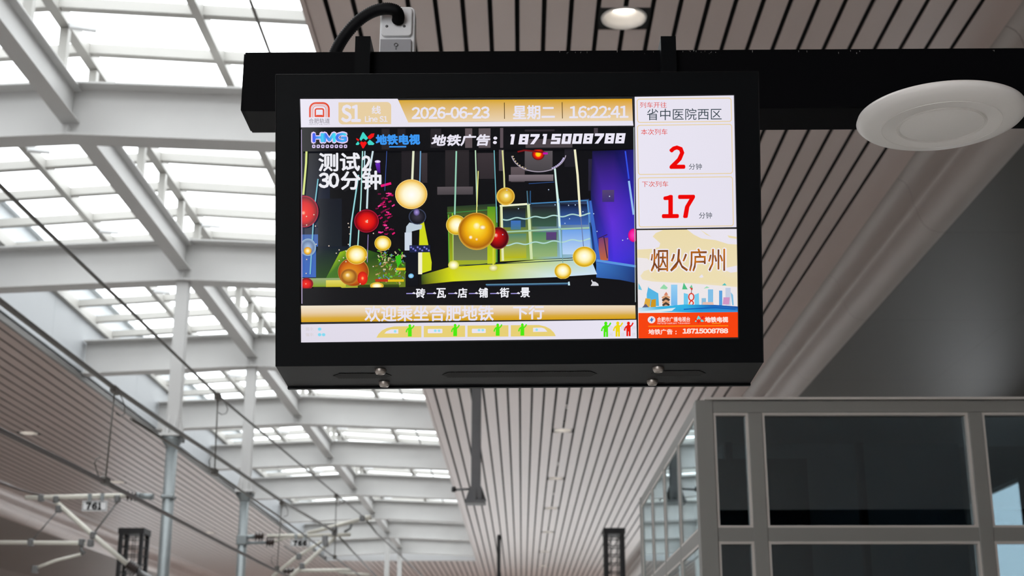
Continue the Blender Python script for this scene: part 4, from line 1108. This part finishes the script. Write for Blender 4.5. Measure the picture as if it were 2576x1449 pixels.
for uu, tx in ((1532, '空闲'), (1562, '舒适'), (1590, '拥挤')):
    for k in range(2): d.text(tx[k], uu, 820+k*17, uu+9, 829+k*17, (212, 207, 212), -0.01)
d.text('弱冷:', 769, 823.5, 789, 832, (208, 200, 206)); d.text('强冷:', 769, 838, 789, 846, (210, 202, 200))
for uu, vv in ((804, 828), (804, 842), (814, 842)): d.disc(uu, vv, 5, 4.4, [(0, (120, 214, 240)), (0.8, (140, 218, 240)), (1, (200, 222, 238))], 14)
d.build('train_diagram', screen)

# arrival panel
r = Pic()
r.put([(1596.5, 243.5), (1846, 240), (1852.5, 571.5), (1601, 575.5)], [[0, 1, 2, 3]], [(233, 229, 242), (230, 226, 238), (228, 224, 238), (233, 229, 242)])
def outline(u0, v0, u1, v1, lean):
    inner = []
    def ring(e, rr):
        P = []
        for (cu, cv, a0) in ((u1-e-rr, v1-e-rr, 0), (u0+e+rr, v1-e-rr, 90), (u0+e+rr, v0+e+rr, 180), (u1-e-rr, v0+e+rr, 270)):
            for i in range(6):
                q = math.radians(a0+90*i/5); uu, vv = cu+rr*math.cos(q), cv+rr*math.sin(q)
                P.append((uu+(vv-v0)/(v1-v0)*lean, vv-(uu-u0)*0.012))
        return P
    A_, B_ = ring(0, 7), ring(1.9, 5.4); n = len(A_)
    r.put(A_+B_, [[i, (i+1) % n, n+(i+1) % n, n+i] for i in range(n)], (232, 206, 150))
outline(1601.5, 248.5, 1840, 309, 1.5); outline(1602.5, 314.5, 1841.5, 440, 2.3); outline(1604.5, 446.5, 1843.5, 572, 2.4)
RT = (222, 70, 56); DT = (52, 66, 76)
r.text('列车开往', 1610, 257, 1677, 271.5, RT, -0.004); r.text('省中医院西区', 1627, 273.5, 1815.5, 302.5, DT, 0.0)
r.text('本次列车', 1612.5, 324.5, 1679, 339.5, (226, 60, 50), -0.002); r.text('下次列车', 1615, 456, 1681, 470.5, RT, -0.002)
r.text('2', 1683.5, 366, 1724, 425, (236, 6, 4), 0.036); r.text('17', 1665, 490.5, 1748.5, 549, (236, 6, 4), 0.036)
r.text('分钟', 1733, 411.5, 1765.5, 427, DT, -0.004); r.text('分钟', 1758.5, 534, 1791, 550, DT, -0.004)
r.build('arrival_panel', screen)

# advert panel
a = Pic((1601.5, 575, 1857, 852))
BE = (234, 218, 172)
a.put([(1602, 579), (1853.5, 576), (1856.5, 848.5), (1606, 851)], [[0, 1, 2, 3]], [BE, BE, (238, 226, 196), (240, 230, 206)])
CW = (233, 228, 238)
a.poly([(1602, 579), (1668, 579), (1650, 586), (1642, 595), (1652, 604), (1661, 612), (1658, 622), (1640, 626), (1603, 628)], CW)
a.poly([(1728, 577), (1853.5, 576), (1854, 615), (1832, 614), (1800, 604), (1765, 600), (1745, 590)], CW); a.poly([(1762, 578), (1778, 588), (1790, 596), (1776, 590)], BE); a.poly([(1830, 592), (1853, 596), (1853, 601), (1834, 598)], BE)
a.poly([(1603, 648), (1628, 650), (1640, 662), (1664, 668), (1645, 674), (1620, 682), (1611, 694), (1616, 703), (1640, 708), (1690, 711), (1740, 713), (1854, 722), (1855, 790), (1605, 790), (1604, 700)], (236, 230, 232))
a.poly([(1640, 668), (1700, 664), (1800, 666), (1812, 690), (1830, 697), (1854, 700), (1854, 718), (1800, 712), (1700, 709), (1650, 705), (1636, 696), (1640, 684)], (236, 221, 178))
a.poly([(1815, 676), (1835, 672), (1854, 668), (1854, 684), (1838, 686)], CW); a.poly([(1758, 697), (1766, 690), (1770, 697), (1764, 699)], CW)
og = lambda x, y: mixc((110, 60, 34), (206, 116, 20), 0.5+0.5*math.sin(y*9+x*37))
a.text('烟火庐州', 1633, 623, 1828, 687, (240, 234, 240), 0.05); a.text('烟火庐州', 1637, 626, 1824, 684, (150, 80, 30), 0.006, grad=og)
def tower(u0, u1, v0, v1, c, c2=None): a.rect(u0, v0, u1, v1, c, c2 or c, 0)
a.poly([(1606, 712), (1612, 722), (1615, 730), (1606, 728)], (110, 196, 220)); a.poly([(1660, 726), (1670, 715), (1680, 724), (1676, 728)], (150, 216, 170)); a.poly([(1716, 728), (1720, 711), (1730, 728)], (80, 190, 130)); a.poly([(1734, 724), (1740, 716), (1743, 726)], (110, 200, 150)); a.poly([(1770, 726), (1778, 720), (1785, 724)], (160, 220, 180)); a.poly([(1816, 718), (1823, 712), (1828, 718)], (80, 190, 190))
a.poly([(1627, 740), (1631, 720), (1632, 724), (1656, 738), (1658, 770), (1627, 770)], (84, 180, 226)); tower(1688, 1704, 716, 768, (150, 206, 240), (110, 180, 236)); a.poly([(1720, 737), (1731, 740), (1731, 768), (1720, 770)], (110, 200, 236)); a.poly([(1746, 742), (1758, 737), (1759, 768), (1748, 768)], (120, 204, 236))
tower(1781, 1794, 728, 768, (130, 190, 230)); tower(1809, 1817, 731, 768, (90, 160, 220)); tower(1825, 1838, 724, 768, (196, 206, 226)); a.poly([(1838, 735), (1844, 742), (1846, 768), (1842, 768)], (130, 190, 224)); tower(1765, 1776, 750, 768, (140, 190, 220))
a.poly([(1619, 772), (1624, 750), (1637, 752), (1634, 774)], (222, 170, 60)); a.poly([(1636, 773), (1639, 754), (1650, 752), (1650, 772)], (206, 150, 30)); a.poly([(1614, 775), (1624, 764), (1634, 775)], (90, 90, 120))
for k in range(5): a.poly([(1664+k*0.6, 748+k*6.0), (1675, 741+k*6.2), (1686-k*0.4, 747+k*6), (1684, 751+k*6), (1667, 752+k*6)], (76, 60, 50) if k % 2 else (214, 160, 120))
a.poly([(1670, 742), (1676, 734), (1681, 742)], (214, 130, 100)); a.poly([(1766, 768), (1768, 760), (1794, 760), (1796, 768)], (226, 190, 176)); a.poly([(1818, 766), (1820, 748), (1836, 748), (1834, 766)], (206, 150, 196))
P = [(1739+6.5*math.cos(math.radians(q)), 747+9*math.sin(math.radians(q))) for q in range(0, 361, 30)]
a.line(P, 3.2, (220, 60, 40)); a.line([(1739, 756), (1734, 762), (1736, 768)], 3, (220, 60, 40)); a.line([(1740, 756), (1745, 762), (1741, 768)], 3, (220, 60, 40)); a.poly([(1735, 722), (1743, 726), (1740, 732)], (206, 60, 50)); a.line([(1740, 730), (1739, 738)], 1.4, (90, 40, 40)); a.poly([(1722, 769), (1734, 764), (1742, 769)], (214, 200, 30))
a.put([(1606, 774), (1650, 772), (1720, 766), (1800, 767), (1856, 771), (1856, 786), (1740, 786), (1660, 785), (1606, 785)], [[0, 1, 7, 8], [1, 2, 6, 7], [2, 3, 6], [3, 4, 5, 6]], [(190, 220, 236), (60, 180, 226), (50, 180, 226), (20, 90, 180), (16, 60, 150), (60, 150, 214), (40, 160, 220), (120, 200, 236), (226, 228, 238)])
a.poly([(1608, 784), (1700, 774), (1690, 782), (1650, 786)], (214, 232, 240)); a.line([(1720, 778), (1800, 774), (1850, 778)], 2.4, (14, 90, 180))
a.put([(1606, 787.5), (1856, 785), (1856.5, 848.5), (1606.5, 851)], [[0, 1, 2, 3]], (246, 66, 6))
a.disc(1639, 804.5, 9.6, 9, [(0, (240, 232, 236)), (1, (236, 224, 230))], 24); a.poly([(1633, 808), (1640, 798), (1642, 803), (1646, 800), (1639, 811), (1637, 806)], (60, 120, 190))
PK = (252, 222, 214)
a.text('合肥市广播电视台', 1653, 797.5, 1736, 810, PK, 0.02); a.text('Hefei Broadcast Television', 1653.5, 810.5, 1735.5, 815.5, PK, 0.0)
xlogo(a, 1748, 794, 1771, 814, (96, 214, 220), (226, 30, 30)); a.text('地铁电视', 1773, 797, 1832, 811.5, PK, 0.045); a.rect(1791, 812.5, 1813, 814.5, (246, 150, 30))
a.rect(1631, 819.5, 1832, 822.5, (250, 130, 10)); a.text('地铁广告', 1631, 828, 1692, 842, PK, 0.03); a.text(':', 1699, 832, 1702, 841, PK, 0.06); a.text('18715008788', 1717, 826.5, 1832, 839.5, PK, 0.06)
a.build('advert_panel', screen)
